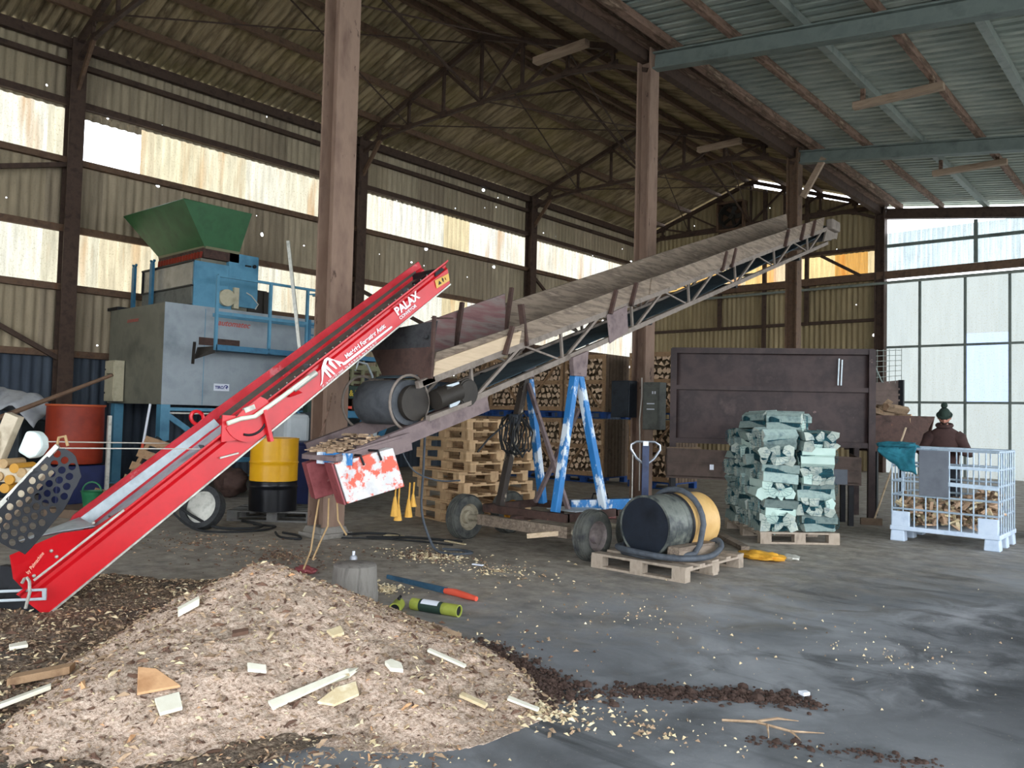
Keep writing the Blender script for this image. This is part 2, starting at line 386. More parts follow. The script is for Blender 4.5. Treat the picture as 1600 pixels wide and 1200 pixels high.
def floor_mat():
    t = NT('floor_concrete'); pos = t.n('NewGeometry').outputs['Position']
    sp = t.n('SeparateXYZ', {0: pos}); x, y = sp.outputs[0], sp.outputs[1]
    n1 = t.noise(pos, .55, 6, .62, .6); n2 = t.noise(pos, 2.3, 6, .65, .8); n3 = t.noise(pos, 22, 4, .7)
    col = t.ramp(n1, [(.30, '505354'), (.44, '74777a'), (.56, '8e9194'), (.70, 'a6a8ab')])
    col = t.mix(t.n('MapRange', {0: n2, 1: .5, 2: .72, 4: .65}).outputs[0], col, '4a4d4f')
    n4 = t.noise(t.n('Mapping', {'Vector': pos, 'Rotation': (0, 0, .7), 'Scale': (.35, 1.6, 1)}).outputs[0], 1.1, 5, .6, 1.2)
    col = t.mix(t.n('MapRange', {0: n4, 1: .56, 2: .68, 4: .75}).outputs[0], col, '303335')
    # trodden dust and bark round the machines (left of the aisle)
    d = t.math('SUBTRACT', t.math('MULTIPLY_ADD', x, -.72, t.math('MULTIPLY', y, .30)), 3.9)
    d = t.math('ADD', d, t.math('MULTIPLY_ADD', n2, 3.2, -1.6))
    dm = t.n('MapRange', {0: d, 1: -.5, 2: 1.4, 4: .88}).outputs[0]
    dust = t.ramp(t.noise(pos, 5, 6, .7), [(.3, '6a6257'), (.46, '91887b'), (.6, 'aba294'), (.72, 'beb4a4')])
    col = t.mix(dm, col, dust)
    # oil-dark damp patches at the right of the aisle
    e = t.math('ADD', t.math('MULTIPLY_ADD', x, 1., 1.6), t.math('MULTIPLY_ADD', n2, 4., -2.))
    e2 = t.math('SUBTRACT', 1., t.math('ABSOLUTE', t.math('MULTIPLY', t.math('SUBTRACT', y, 6.2), .42)))
    em = t.math('MINIMUM', t.n('MapRange', {0: e, 1: -.4, 2: .9}).outputs[0], t.n('MapRange', {0: t.math('ADD', e2, t.math('MULTIPLY_ADD', n1, 2., -1.)), 1: 0., 2: .6}).outputs[0])
    col = t.mix(t.math('MULTIPLY', em, .8), col, '26272b')
    sp2 = t.noise(pos, 60, 2, .6)
    col = t.mix(t.n('MapRange', {0: sp2, 1: .68, 2: .72, 4: .55}).outputs[0], col, 'b3a895')
    rough = t.n('MapRange', {0: n2, 1: .35, 2: .7, 3: .85, 4: .42}).outputs[0]
    hb = t.math('ADD', n2, t.math('MULTIPLY', n3, .25))
    MATS['floor_concrete'] = t.done(t.bsdf(col, rough, 0, hb, .35, .02, .4))
floor_mat()
def saw_mat():
    t = NT('sawdust'); pos = t.n('NewGeometry').outputs['Position']
    n1 = t.noise(pos, 2.2, 6, .7, .5); n2 = t.noise(pos, 55, 4, .75); n3 = t.noise(pos, 14, 5, .7)
    col = t.ramp(n2, [(.30, '7c6656'), (.42, 'b59c88'), (.52, 'd2b9a5'), (.64, 'e0cbb8'), (.74, 'ecdccb')])
    col = t.mix(t.n('MapRange', {0: n1, 1: .48, 2: .66, 4: .7}).outputs[0], col, t.ramp(n2, [(.32, '5e5044'), (.5, '9a8a78'), (.68, 'c2b3a0')]))
    col = t.mix(t.n('MapRange', {0: n3, 1: .60, 2: .68, 4: .6}).outputs[0], col, '5a493c')
    MATS['sawdust'] = t.done(t.bsdf(col, .95, 0, t.math('ADD', n2, n3), .8, .02, .1))
saw_mat()

def bed_mat():
    t = NT('bark_bed'); pos = t.n('NewGeometry').outputs['Position']
    n1 = t.noise(pos, 3., 6, .7, .5); n2 = t.noise(pos, 45, 4, .75)
    col = t.ramp(n2, [(.30, '3c322a'), (.44, '6b5c4e'), (.56, '8d7c6b'), (.68, 'b5a28d')])
    col = t.mix(t.n('MapRange', {0: n1, 1: .48, 2: .62, 4: .7}).outputs[0], col, t.ramp(n2, [(.32, '33302d'), (.6, '5f5b56')]))
    MATS['bark_bed'] = t.done(t.bsdf(col, .95, 0, t.math('ADD', n1, n2), .7, .02, .1))
bed_mat()
# ------------------------------------------------------------------ building shell
XL, XM, YB = -16.85, -8.02, 26.58
YF = [5.7, 12.66, 19.62, 26.58]
def corr(m, o, ud, L, vd, H, nd, pitch=.177, amp=.024, per=6, top=None, nv=1, box=0):
    """corrugated sheet; top(a) optionally gives the height at distance a"""
    o, ud, vd, nd = V(o), V(ud), V(vd), V(nd); n = max(1, int(L/pitch*per))
    def fn(i, j):
        a = i*L; h = (top(a) if top else H)*j
        return o+ud*a+vd*h+nd*(amp*sin(2*pi*a/pitch))
    if box:                                   # box-profile steel: flat pans and narrow folded ribs
        A = [a_ for k_ in range(int(L/pitch)+1) for a_ in (k_*pitch, k_*pitch+.55*pitch, k_*pitch+.62*pitch, k_*pitch+.93*pitch)]
        vs = [o+ud*a_+vd*(H*j)+nd*(box*(1 if i % 4 > 1 else 0)) for j in (0, 1) for i, a_ in enumerate(A)]; q = len(A)
        m.add(vs, [(i, i+1, q+i+1, q+i) for i in range(q-1)]); return m
    m.grid(n, nv, fn); return m
def struct(m, name, mt, **k): return m.obj(name, mt, kind='structure', **k)

m = M(); m.grid(1, 1, lambda i, j: V((-17.2+25.4*i, -9+36*j, 0))); struct(m, 'floor', 'floor_concrete')
mat('yard_ground', ['b5b4ab', 'c0bfb6', 'a5a49b'], .4, .95, kind='World')
m = M(); m.grid(1, 1, lambda i, j: V((-90+180*i, -80+190*j, -.06))); struct(m, 'ground', 'yard_ground')

# left wall: opaque bands and two translucent strips
Y0, LW = -8.5, 35.2
for nm, z0, z1, mt in (('wall_left', 0, 2.52, 'wall_sheet_low'), ('wall_left', 2.48, 3.82, 'wall_sheet'), ('wall_left', 4.93, 6.34, 'wall_sheet'), ('wall_left', 7.36, 8.78, 'wall_sheet')):
    m = M(); corr(m, (-17.0, Y0, z0), (0, 1, 0), LW, (0, 0, 1), z1-z0, (1, 0, 0)); struct(m, nm, mt, smooth=True)
k = 0
for z0, z1, spans in ((3.78, 4.97, ((Y0, 5.7), (5.7, 12.66), (12.66, 19.62), (19.62, 26.6))), (6.30, 7.40, ((Y0, 5.78), (7.09, 12.66), (12.66, 19.62), (19.62, 26.6)))):
    for a, b in spans:
        k += 1; m = M(); corr(m, (-17.03, a, z0), (0, 1, 0), b-a, (0, 0, 1), z1-z0, (1, 0, 0)); struct(m, 'window_%d' % k, 'strip_left', smooth=True)
# the missing sheet leaves a bare frame with the torn rim of the sheet above
m = M(); m.bar((-16.98, 5.84, 6.3), (-16.98, 5.84, 7.4), .05, .05); corr(m, (-17.0, 5.8, 7.24), (0, 1, 0), 1.27, (0, 0, 1), .14, (1, 0, 0)); struct(m, 'trim_1', 'wall_sheet')

# back wall, nave gable
def gtop(x): return 8.72+.329*(x+16.85) if x < -12.44 else 10.17-.329*(x+12.44)
for z0, z1, mt in ((0, 2.5, 'wall_sheet_back'), (2.46, 6.40, 'wall_sheet_back')):
    m = M(); corr(m, (-17, YB+.16, z0), (1, 0, 0), 9.0, (0, 0, 1), z1-z0, (0, 1, 0)); struct(m, 'wall_back', mt, smooth=True)
m = M(); corr(m, (-17, YB+.16, 7.12), (1, 0, 0), 9.0, (0, 0, 1), 1, (0, 1, 0), top=lambda a: (gtop(-17+a)-(.0 if a < 4.6 else .24))-7.12, nv=2); struct(m, 'wall_back', 'wall_sheet_back', smooth=True)
k += 1; m = M(); corr(m, (-17, YB+.19, 6.36), (1, 0, 0), 9.0, (0, 0, 1), .80, (0, 1, 0)); struct(m, 'window_%d' % k, 'strip_back', smooth=True)
# back wall, lean-to: translucent sheets over a glazed screen
k += 1; m = M(); corr(m, (-7.9, YB+.19, 6.40), (1, 0, 0), 16.3, (0, 0, 1), 1.24, (0, 1, 0), pitch=.14); struct(m, 'window_%d' % k, 'strip_white', smooth=True)
cladding('glazing_blue', ['4b6190'], 0, True, sheet=9, streak=.3)
mx = [-8.0, -6.89, -5.64, -4.49, -3.3, -2.1, -.9, .3, 1.5, 2.7, 3.9, 5.1, 6.3, 8.2]
for i in range(len(mx)-1):
    k += 1; m = M()
    for z0, z1 in ((.0, 2.2), (2.24, 3.94), (3.98, 4.3), (4.3, 6.0)):
        m.cur = 1 if (i == 2 and 2.2 < z0 < 4.2) else 0
        m.grid(1, 1, lambda a, b: V((mx[i]+.02+(mx[i+1]-mx[i]-.04)*a, YB+.17, z0+(z1-z0)*b)))
    struct(m, 'window_%d' % k, ['glazing_sheet', 'glazing_blue'] if i == 2 else 'glazing_sheet')
m = M()
for x in mx[1:-1]: m.bar((x, YB+.08, 0), (x, YB+.08, 6.05), .07, .07)
for z in (2.22, 3.96, 6.04): m.bar((-8.0, YB+.08, z), (8.2, YB+.08, z), .05, .07)
for x in (-5.36, -2.6, .2, 3.): m.bar((x, YB+.08, 6.4), (x, YB+.08, 7.7), .1, .1)
m.bar((-8, YB+.08, 7.2), (8.2, YB+.08, 7.02), .06, .1)
struct(m, 'trim_2', 'green_steel')
m = M(); m.bar((-16.9, YB-.02, 6.25), (8.2, YB-.02, 6.25), .14, .24); struct(m, 'beam', 'steel_brown')
for z, w in ((7.2, .12), (8.5, .12), (4.86, .1), (2.5, .12)):
    m = M(); m.bar((-16.9, YB+.02, z), (-8.05, YB+.02, z), .1, w); struct(m, 'beam', 'steel_dark')
m = M(); m.tube([(-16.8, YB-.2, 5.98), (8, YB-.2, 5.98)], .045, 8); struct(m, 'trim_3', 'grey_steel')
for x in (-13.6, -11.9, -10.4):
    m = M(); m.bar((x, YB, 0 if x == -11.9 else 4.8), (x, YB, gtop(x)-.3), .12, .12); struct(m, 'column', 'steel_dark')
m = M(); m.bar((-9.9, YB-.08, 7.1), (-8.6, YB-.08, 6.3), .06, .1); struct(m, 'beam', 'steel_dark')

# left wall girts, eave beam, bracing
for z, w in ((2.5, .13), (3.8, .13), (4.96, .13), (6.31, .12), (7.47, .13), (8.24, .1)):
    m = M(); m.bar((-16.9, Y0, z), (-16.9, YB, z), .11, w); struct(m, 'beam', 'steel_brown' if z < 7 else 'steel_dark')
m = M(); m.bar((-16.85, Y0, 8.62), (-16.85, YB, 8.62), .12, .2); struct(m, 'beam', 'steel_dark')
for a, b in (((-16.8, 2.6, 4.0), (-16.8, 5.6, 2.4)), ((-16.8, 2.4, 5.3), (-16.8, 5.6, 6.2)), ((-16.75, 19.7, 6.1), (-16.75, 22.9, 4.0)), ((-16.75, 12.7, 4.7), (-16.75, 15.4, 3.9))):
    m = M(); m.bar(a, b, .07, .09); struct(m, 'beam', 'steel_dark')

def hcol(x, y, z0, z1, mt, s=.3, web_x=True, t=.035):
    m = M()
    if web_x:
        for k_ in (-1, 1): m.box((x+k_*(s/2-t/2), y, (z0+z1)/2), (t, s, z1-z0))
        m.box((x, y, (z0+z1)/2), (s-2*t, t, z1-z0))
    else:
        for k_ in (-1, 1): m.box((x, y+k_*(s/2-t/2), (z0+z1)/2), (s, t, z1-z0))
        m.box((x, y, (z0+z1)/2), (t, s-2*t, z1-z0))
    return struct(m, 'column', mt)
for i, y in enumerate(YF):
    hcol(XL+.05, y, 0, 8.7, 'steel_dark', .28)
    if i: hcol(XM, y, 0, 8.5, 'column_paint' if i == 1 else ('steel_brown' if i < 3 else 'steel_dark'), .30)
hcol(XM, YF[0], 0, 8.6, 'column_paint', .31)
m = M(); m.box((XM, YF[0], .03), (.46, .46, .06)); m.box((XM, YF[0], .09), (.40, .40, .08), taper=.85); struct(m, 'column_foot', 'concrete_foot', bevel=.01)
# strapped-on strip along the second column and a knee brace at the third
m = M(); m.bar((XM+.22, YF[2], 7.2), (XM+.75, YF[2], 8.1), .1, .14); struct(m, 'beam', 'raw_board')

# trusses
ND = [-16.05, -14.92, -13.68, -12.44, -11.2, -9.96, -8.83]
def ztop(x): return 8.62+.331*(x+16.85) if x <= -12.44 else 10.08-.355*(x+12.44)
def truss(y, mt='steel_dark', w=.1):
    m = M(); xs = [-16.85]+ND+[XM]
    m.bar((xs[0], y, ztop(xs[0])), (-12.44, y, ztop(-12.44)), w, w*1.2); m.bar((-12.44, y, ztop(-12.44)), (XM, y, ztop(XM)), w, w*1.2)
    zb = {-16.85: 8.25, XM: 8.1}
    for x in ND: zb[x] = 8.58
    zb[-16.05] = 8.52; zb[-8.83] = 8.42
    for a, b in zip(xs, xs[1:]): m.bar((a, y, zb[a]), (b, y, zb[b]), w*.8, w*.8)
    for i, x in enumerate(ND):
        m.bar((x, y, zb[x]), (x, y, ztop(x)), w*.6, w*.7)
        m.box((x, y, zb[x]+.02), (.22, .03, .16)); m.box((x, y, ztop(x)-.06), (.2, .03, .16))
    for i in range(len(ND)-1):
        a, b = ND[i], ND[i+1]
        if a < -12.5: m.bar((a, y, ztop(a)), (b, y, zb[b]), w*.5, w*.6)
        else: m.bar((a, y, zb[a]), (b, y, ztop(b)), w*.5, w*.6)
    return struct(m, 'roof_truss', mt)
for y in YF: truss(y)
# knee braces and wind-bracing rods under the nave roof
for y in YF[:3]:
    m = M(); m.bar((-16.7, y, 7.7), (-16.0, y, 8.5), .06, .1); struct(m, 'beam', 'steel_brown')
for y0, y1 in zip(YF, YF[1:]):
    m = M()
    for xa, xb in ((-14.92, -12.44), (-12.44, -9.96)):
        m.tube([(xa, y0, 8.62), (xb, y1, ztop(xb)-.15)], .018, 6); m.tube([(xb, y0, ztop(xb)-.15), (xa, y1, 8.62)], .018, 6)
    m.bar((-12.44, y0, 8.6), (-12.44, (y0+y1)/2, ztop(-12.44)-.05), .05, .05); m.bar((-12.44, y1, 8.6), (-12.44, (y0+y1)/2, ztop(-12.44)-.05), .05, .05)
    struct(m, 'trim_4', 'steel_dark')
# purlins of the nave
for x in ND[:3]+[-12.62, -12.26]+ND[4:]+[-8.15]:
    m = M(); z = ztop(x)+.12; m.bar((x, Y0, z), (x, YB+.1, z), .09, .14); struct(m, 'purlin_beam', 'steel_brown')
# nave roof sheets
SL = Y0-.2
def roofsheet(x0, z0, x1, z1, mt, y0=SL, y1=YB+.55, pitch=.177, amp=.032, box=0):
    m = M(); d = V((x1-x0, 0, z1-z0)); n = V((-d.z, 0, d.x)).normalized()
    corr(m, (x0, y0, z0), (0, 1, 0), y1-y0, d.normalized(), d.length, n, pitch=pitch, amp=amp, box=box)
    return struct(m, 'ceiling', mt, smooth=True)
roofsheet(-17.25, ztop(-16.85)+.225-.13, -12.40, ztop(-12.44)+.235, 'roof_nave')
roofsheet(-12.48, ztop(-12.44)+.235, -7.75, ztop(XM)+.14, 'roof_nave')
m = M(); m.bar((XM-.05, Y0, 8.36), (XM-.05, YB, 8.36), .16, .24); struct(m, 'beam', 'steel_dark')

# lean-to roof: rafters, purlins, sheets
def zr(x): return 8.40-.135*(x+8.0)
for y in [-1.26]+YF[1:]:
    m = M(); a, b = (XM+.15, y, zr(XM+.15)-.16), (8.2, y, zr(8.2)-.16)
    for dz in (-.145, .145): m.bar((a[0], y, a[2]+dz), (b[0], y, b[2]+dz), .2, .03)
    m.bar(a, b, .03, .28); struct(m, 'rafter_beam', 'green_steel' if y < 26 else 'steel_dark')
for i in range(14):
    x = -7.47+1.2*i; wood = i < 2 or i % 2 == 1
    z = zr(x)+.07
    m = M(); m.bar((x, Y0, z), (x, YB+.1, z), .16 if i == 0 else (.10 if wood else .13), .15); struct(m, 'purlin_beam', 'rust_purlin' if wood else 'grey_steel')
m = M(); m.bar((-7.93, Y0, 8.5), (-7.93, YB, 8.5), .3, .08); struct(m, 'beam', 'rust_purlin')
roofsheet(-8.05, zr(-8.05)+.20, 8.6, zr(8.6)+.20, 'roof_lean', pitch=.25, box=.07)
m = M(); m.bar((8.0, Y0, 0), (8.0, Y0, 6.3), .25, .25)
for y in YF: 
    hcol(8.0, y, 0, zr(8.0)-.3, 'green_steel', .22)
# boards slung under the purlins
for (x0, x1, y, z), mt in (((-5.28, -3.68, 15.75, 7.70), 'raw_board'), ((-5.2, -3.62, 21.2, 7.70), 'raw_board'), ((-10.2, -8.9, 11.9, 8.62), 'raw_board'), ((-10.2, -9.0, 18.6, 8.62), 'raw_board')):
    m = M(); m.box(((x0+x1)/2, y, z), (x1-x0, .16, .13)); struct(m, 'trim_5', mt, bevel=.008)
    if x0 > -7:
        m = M()
        for x in (x0+.18, x1-.2): m.bar((x, y, z+.05), (x, y, zr(x)+.0), .07, .08)
        struct(m, 'trim_6', 'rust_purlin')
# nave front end wall behind the viewer
m = M(); corr(m, (-17, Y0, 0), (1, 0, 0), 9.2, (0, 0, 1), 1, (0, 1, 0), top=lambda a: gtop(-17+a)); struct(m, 'wall_front', 'wall_sheet', smooth=True)
# extractor fan in the gable
f = thing('extractor_fan', 'round dark extractor fan in a square frame high in the back gable', 'fan', (-13.15, YB-.12, 8.93))
m = M(); s = .5
for sx, sz, w, h in ((-s, 0, .07, 2*s), (s, 0, .07, 2*s), (0, -s, 2*s, .07), (0, s, 2*s, .07)): m.box((-13.15+sx, YB-.05, 8.93+sz), (w, .3, h))
m.obj('frame', 'steel_brown', f)
m = M(); m.lathe([(.40, .14), (.44, .14), (.46, -.12), (.42, -.12)], (-13.15, YB-.08, 8.93), (0, 1, 0), 32, True); m.obj('shroud', 'fan_dark', f, smooth=True)
m = M(); m.box((-13.15, YB+.1, 8.93), (.96, .02, .96)); m.obj('back_panel', 'steel_brown', f)
m = M(); m.cyl((-13.15, YB-.1, 8.93), (-13.15, YB+.04, 8.93), .1)
for i in range(5):
    a = 2*pi*i/5; m.bar((-13.15+.09*cos(a), YB-.03, 8.93+.09*sin(a)), (-13.15+.39*cos(a), YB-.03, 8.93+.39*sin(a)), .02, .16, (sin(a), .5, -cos(a)))
m.obj('fan_blades', 'fan_dark', f)
# ------------------------------------------------------------------ red folding conveyor in the foreground
RB = V((-6.238, 2.074, 0)); RD = V((.10306844, .76875612, .63118216)); RS = V((-.99113177, .13288272, 0)); RN = V((-.0838732, -.62558469, .77563463))
def rp(s, n, o=0.): return RB+RD*s+RN*n+RS*o
RW, RL = .44, 4.46
root = thing('belt_conveyor', 'red inclined chain conveyor with white lettering on its side, rising from the sawdust', 'conveyor', RB)
def side(o, sg, mt, name, h0=.245, h1=.20):
    m = M(); prof = lambda h: [(0, .0), (0, h*.66), (-.028, h*.74), (-.028, h*.86), (.03, h), (.03, h+.012)]
    secs = [(0.0, .245), (1.8, .24), (1.95, .225), (RL, h1)]
    vs = []
    for s, h in secs:
        q = [(0, -.0)]+prof(h)[1:]
        vs.append([rp(s+(.10*b/h if s == RL else 0)+(-.03*b/h if s == 0 else 0), b, o-sg*a) for a, b in q])
    n = len(vs[0])
    m.add([p for r_ in vs for p in r_], [(i*n+j, i*n+j+1, (i+1)*n+j+1, (i+1)*n+j) for i in range(len(secs)-1) for j in range(n-1)])
    return m.obj(name, mt, root, solid=.008)
side(0, 1, 'red_paint', 'side_plate'); fs_ = side(RW, -1, 'red_dusty', 'side_plate')
m = M()                                     # far side plate carries a tall upstand
m.prism([rp(.5, .30, RW+.01), rp(.7, .26, RW+.01), rp(1.75, .24, RW), rp(1.9, .25, RW), rp(RL+.1, .20, RW), rp(RL+.1, .265, RW), rp(1.9, .33, RW), rp(1.75, .325, RW), rp(.6, .345, RW)], RS*.02); m.obj('guard_rail', 'red_dusty', root)
m = M(); m.bar(rp(0, -.006, 0), rp(RL, -.006, 0), .03, .014, RN); m.bar(rp(0, -.006, RW), rp(RL, -.006, RW), .03, .014, RN); m.obj('bottom_flange', 'zinc', root)
m = M(); m.bar(rp(.1, .262, -.035), rp(.83, .258, -.035), .03, .016, RN); m.obj('top_edge', 'zinc', root)
m = M(); m.bar(rp(1.95, .175, RW/2+.018), rp(RL-.02, .145, RW/2+.018), RW-.075, .02, RN); m.prism([rp(1.95, .18, RW-.012), rp(RL, .15, RW-.012), rp(RL, .21, RW-.006), rp(1.95, .26, RW-.006)], RS*.004); m.obj('belt_bed', 'belt_dark', root)
m = M(); m.bar(rp(.3, .185, RW/2+.018), rp(1.92, .185, RW/2+.018), RW-.075, .02, RN)
m.prism([rp(.4, .19, RW-.03), rp(1.9, .19, RW-.03), rp(1.9, .27, RW-.008), rp(.55, .30, RW-.008)], RS*.006); m.obj('trough_liner', 'galv', root)
# chain along the near side and flights across the trough
m = M()
for a, b in ((.15, 1.9), (1.98, RL-.1)):
    k = int((b-a)/.045)
    for i in range(k):
        s = a+(b-a)*(i+.5)/k
        c_ = .212-.012*max(0, s-1.9); m.bar(rp(s-.019, c_, .05), rp(s+.019, c_, .05), .03, .022, RN); m.cyl(rp(s, c_, .025), rp(s, c_, .078), .009, n=8)
m.obj('drive_chain', 'black_metal', root)
m = M()
for a, b in ((.15, 1.9), (1.98, RL-.1)):
    k = int((b-a)/.09)
    for i in range(k): s = a+(b-a)*(i+.5)/k; m.ball(rp(s, .226-.012*max(0, s-1.9), .06), .0085, 6, 4)
m.obj('chain_pins', 'zinc', root)
for s in (.75, 1.6, 2.75, 3.35, 4.05):
    m = M(); c_ = .215-.012*max(0, s-1.9); m.bar(rp(s, c_, .07), rp(s, c_, .17), .012, .05, RN); m.obj('flight', 'belt_rubber', root)
m = M(); m.cyl(rp(RL-.03, .12, .01), rp(RL-.03, .12, RW-.01), .075); m.bar(rp(RL-.28, .19, .12), rp(RL-.12, .18, .12), .09, .03, RN); m.obj('head_roller', 'black_metal', root, smooth=True)
# pivot with its curved slot, locking strap and bright rod
m = M(); P = []
for i in range(15):
    a = pi*.93+pi*1.12*i/14; P.append(rp(2.0+.21*cos(a), .22+.2*sin(a), -.05))
P += [rp(2.18, .30, -.05), rp(1.98, .30, -.05), rp(1.8, .27, -.05)]
m.prism(P, -RS*.012); pv = m.obj('pivot_plate', 'red_paint', root)
m = M(); m.tube([rp(2.0+.145*cos(a), .215+.14*sin(a), -.064) for a in [pi*1.18+pi*.66*i/12 for i in range(13)]], .0105, 6); m.obj('curved_slot', 'black_metal', pv)
m = M(); m.prism([rp(1.70, .20, -.03), rp(1.84, .37, -.03), rp(1.92, .30, -.03), rp(1.86, .1, -.03)], -RS*.02); m.obj('hinge_plate', 'red_paint', root); m = M(); m.tube([rp(1.80+.05*cos(a), .36+.06*sin(a), RW+.02) for a in [2*pi*i/14 for i in range(14)]], .016, 6, True); m.obj('hinge_eye', 'red_paint', root)
m = M(); m.bar(rp(2.13, .20, -.075), rp(2.02, -.05, -.075), .03, .065, RS); m.obj('lock_strap', 'red_paint', root)
m = M(); m.tube([rp(1.82, .30, -.085), rp(1.93, .262, -.085), rp(2.03, .205, -.085), rp(2.30, .19, -.085), rp(2.62, .178, -.085)], .020, 10); m.obj('lift_rod', 'cream_pipe', root, smooth=True)
m = M(); m.cyl(rp(2.44, .175, -.08), rp(2.70, .168, -.08), .027); m.obj('rod_end', 'zinc', root, smooth=True); m = M(); m.bar(rp(2.0, .29, -.05), rp(2.09, .265, -.05), .04, .04, RN); m.obj('rod_stop', 'zinc', root)
m = M(); m.prism([rp(2.40, .20, -.05), rp(2.44, .20, -.05), rp(2.50, .10, -.02), rp(2.38, .14, -.02)], -RS*.05); m.obj('rod_bracket', 'red_paint', root)
# loading end: flared hopper plate, grey apron, slotted foot bar and hook
m = M(); fl = [rp(.86, .26, -.03), rp(.60, .29, -.06), rp(.42, .42, -.09), rp(.10, .52, -.11), rp(.02, .37, -.08), rp(.02, .25, -.03)]
m.prism(fl, -RS*.008); m.obj('hopper_flare', 'red_paint', root)
m = M(); m.prism([rp(.62, .28, .0), rp(.42, .41, .02), rp(.2, .50, .16), rp(.35, .38, RW), rp(.62, .30, RW)], RN*.006); m.obj('feed_apron', 'galv', root)
m = M()
for s, n, o in ((.617, .33, -.072), (.30, .30, -.07), (.12, .29, -.06), (.30, .36, -.085)): m.ball(rp(s, n, o), .013, 8, 6)
m.ball(rp(1.9, .12, -.03), .015, 8, 6); m.obj('bolt_heads', 'zinc', root, smooth=True)
m = M(); m.bar(rp(1.62, .10, -.012), rp(1.76, .035, -.012), .012, .05, RS); m.obj('cord_anchor', 'zinc', root)
m = M(); a, b = V((-6.62, 1.62, .13)), V((-6.15, 2.05, .17)); u = (b-a).normalized()
for dz in (-.032, .032): m.bar(a+V((0, 0, dz)), b+V((0, 0, dz)), .014, .02)
m.bar(a, a+u*.05, .014, .05); m.bar(b-u*.03, b, .014, .05); m.box(a+u*.28, (.03, .03, .09)); m.obj('slotted_bar', 'galv', root, bevel=.004)
m = M(); c0 = rp(.07, .31, -.12); m.tube([c0+V((-.03, -.02, -.02)), c0+V((-.02, -.01, .01)), c0+V((.0, 0, .018)), c0+V((.02, .01, -.005)), c0+V((.02, .015, -.08)), c0+V((.0, .0, -.19))], .011, 8); m.obj('hook_rod', 'zinc', root, smooth=True)
m = M(); m.prism([(-6.52, 1.86, .0), (-6.24, 2.03, .0), (-6.24, 2.03, .10), (-6.45, 1.95, .32), (-6.52, 1.86, .34)], (-.03, .05, 0)); m.obj('foot_plate', 'black_metal', root)
# lettering
TO = .012
def on(s, n): return rp(s, n, -TO)
txt('lettering', 'PALAX', .107, on(3.742, .086), RD, RN, 'white_paint', root, bold=.004, sx=.98)
txt('lettering', 'COMVEYOR'.replace('M', 'N'), .043, on(3.745, .036), RD, RN, 'white_paint', root, bold=.001)
txt('lettering', 'Matériel Forestier Astic', .058, on(3.05, .073), RD, RN, 'white_paint', root, bold=.0015, sx=.93)
txt('lettering', '07 - 26 PONT DE L\'ISERE - Tel. 04 75 84 69 42 - Fax 04 75 84 82 17', .027, on(2.70, .004), RD, RN, 'white_paint', root, sx=.92)
m = M()
m.prism([on(3.0, .038), on(3.0, .062), on(3.62, .046), on(3.63, .036), on(3.62, .028)], -RS*.002)
m.prism([on(2.69, .032), on(2.72, .036), on(2.80, .115), on(2.81, .03), on(2.83, .03), on(2.825, .13), on(2.86, .03), on(2.875, .03), on(2.85, .15), on(2.88, .172), on(2.895, .165), on(2.875, .14), on(2.905, .06), on(2.92, .055), on(2.91, .15), on(2.935, .135), on(2.95, .055), on(2.965, .05), on(2.96, .075), on(2.985, .065), on(2.985, .045), on(3.01, .038), on(3.01, .058), on(2.955, .12), on(2.9, .195), on(2.865, .198), on(2.80, .155), on(2.73, .06)], -RS*.002)
m.obj('logo', 'white_paint', root)
m = M(); m.prism([on(4.285, .05), on(4.47, .03), on(4.50, .095), on(4.315, .125)], -RS*.002); wl = m.obj('warning_label', 'label_yellow', root)
m = M(); m.prism([on(4.325, .065), on(4.37, .06), on(4.355, .10)], -RS*.004); m.prism([on(4.39, .06), on(4.40, .058), on(4.415, .085), on(4.405, .105), on(4.39, .088)], -RS*.004); m.bar(on(4.43, .06)-RS*.004, on(4.435, .085)-RS*.004, .002, .012, RS); m.obj('pictograms', 'label_black', wl)
txt('lettering', 'by Palmachine', .036, rp(.10, .335, -.112), (rp(.38, .42, -.12)-rp(.10, .335, -.112)), RN, 'text_cream', root, shear=.3, sx=.8)

# ------------------------------------------------------------------ long old belt conveyor on wheels
XN, XF = -5.6, -6.4
XC = (XN+XF)/2
def cz(y): return 1.80+.337*(y-5.05)         # upper chord
def cl(y): return cz(y)-(.36 if y < 9 else .36-.012*(y-9))
CD = V((0, 1, .337)).normalized()
root = thing('belt_conveyor', 'long weathered belt conveyor with wooden side boards on wheels and blue trestle legs', 'conveyor', (XC, 7, 0))
for x in (XN, XF):
    m = M(); m.bar((x, 4.95, cz(4.95)), (x, 15.6, cz(15.6)), .05, .07, (0, 0, 1)); m.obj('top_chord', 'lattice_steel', root)
    m = M(); m.bar((x, 5.6, cl(5.6)), (x, 15.3, cl(15.3)), .05, .06); m.obj('bottom_chord', 'lattice_steel', root)
    m = M(); y = 5.7; k = 0
    while y < 14.9:
        m.bar((x, y, cl(y)), (x, y-.05, cz(y-.05)), .028, .03)
        m.bar((x, y, cl(y)), (x, y+.72, cz(y+.72)), .03, .03); m.bar((x, y+.72, cz(y+.72)), (x, y+1.44, cl(y+1.44)), .022, .022)
        y += 1.44; k += 1
    m.obj('lattice_bars', 'lattice_steel', root)
m = M()
for i in range(8):
    y = 5.7+1.32*i; m.bar((XN, y, cl(y)), (XF, y, cl(y)), .04, .04); m.bar((XN, y, cz(y)-.03), (XF, y, cz(y)-.03), .04, .04)
m.obj('cross_bars', 'lattice_steel', root)
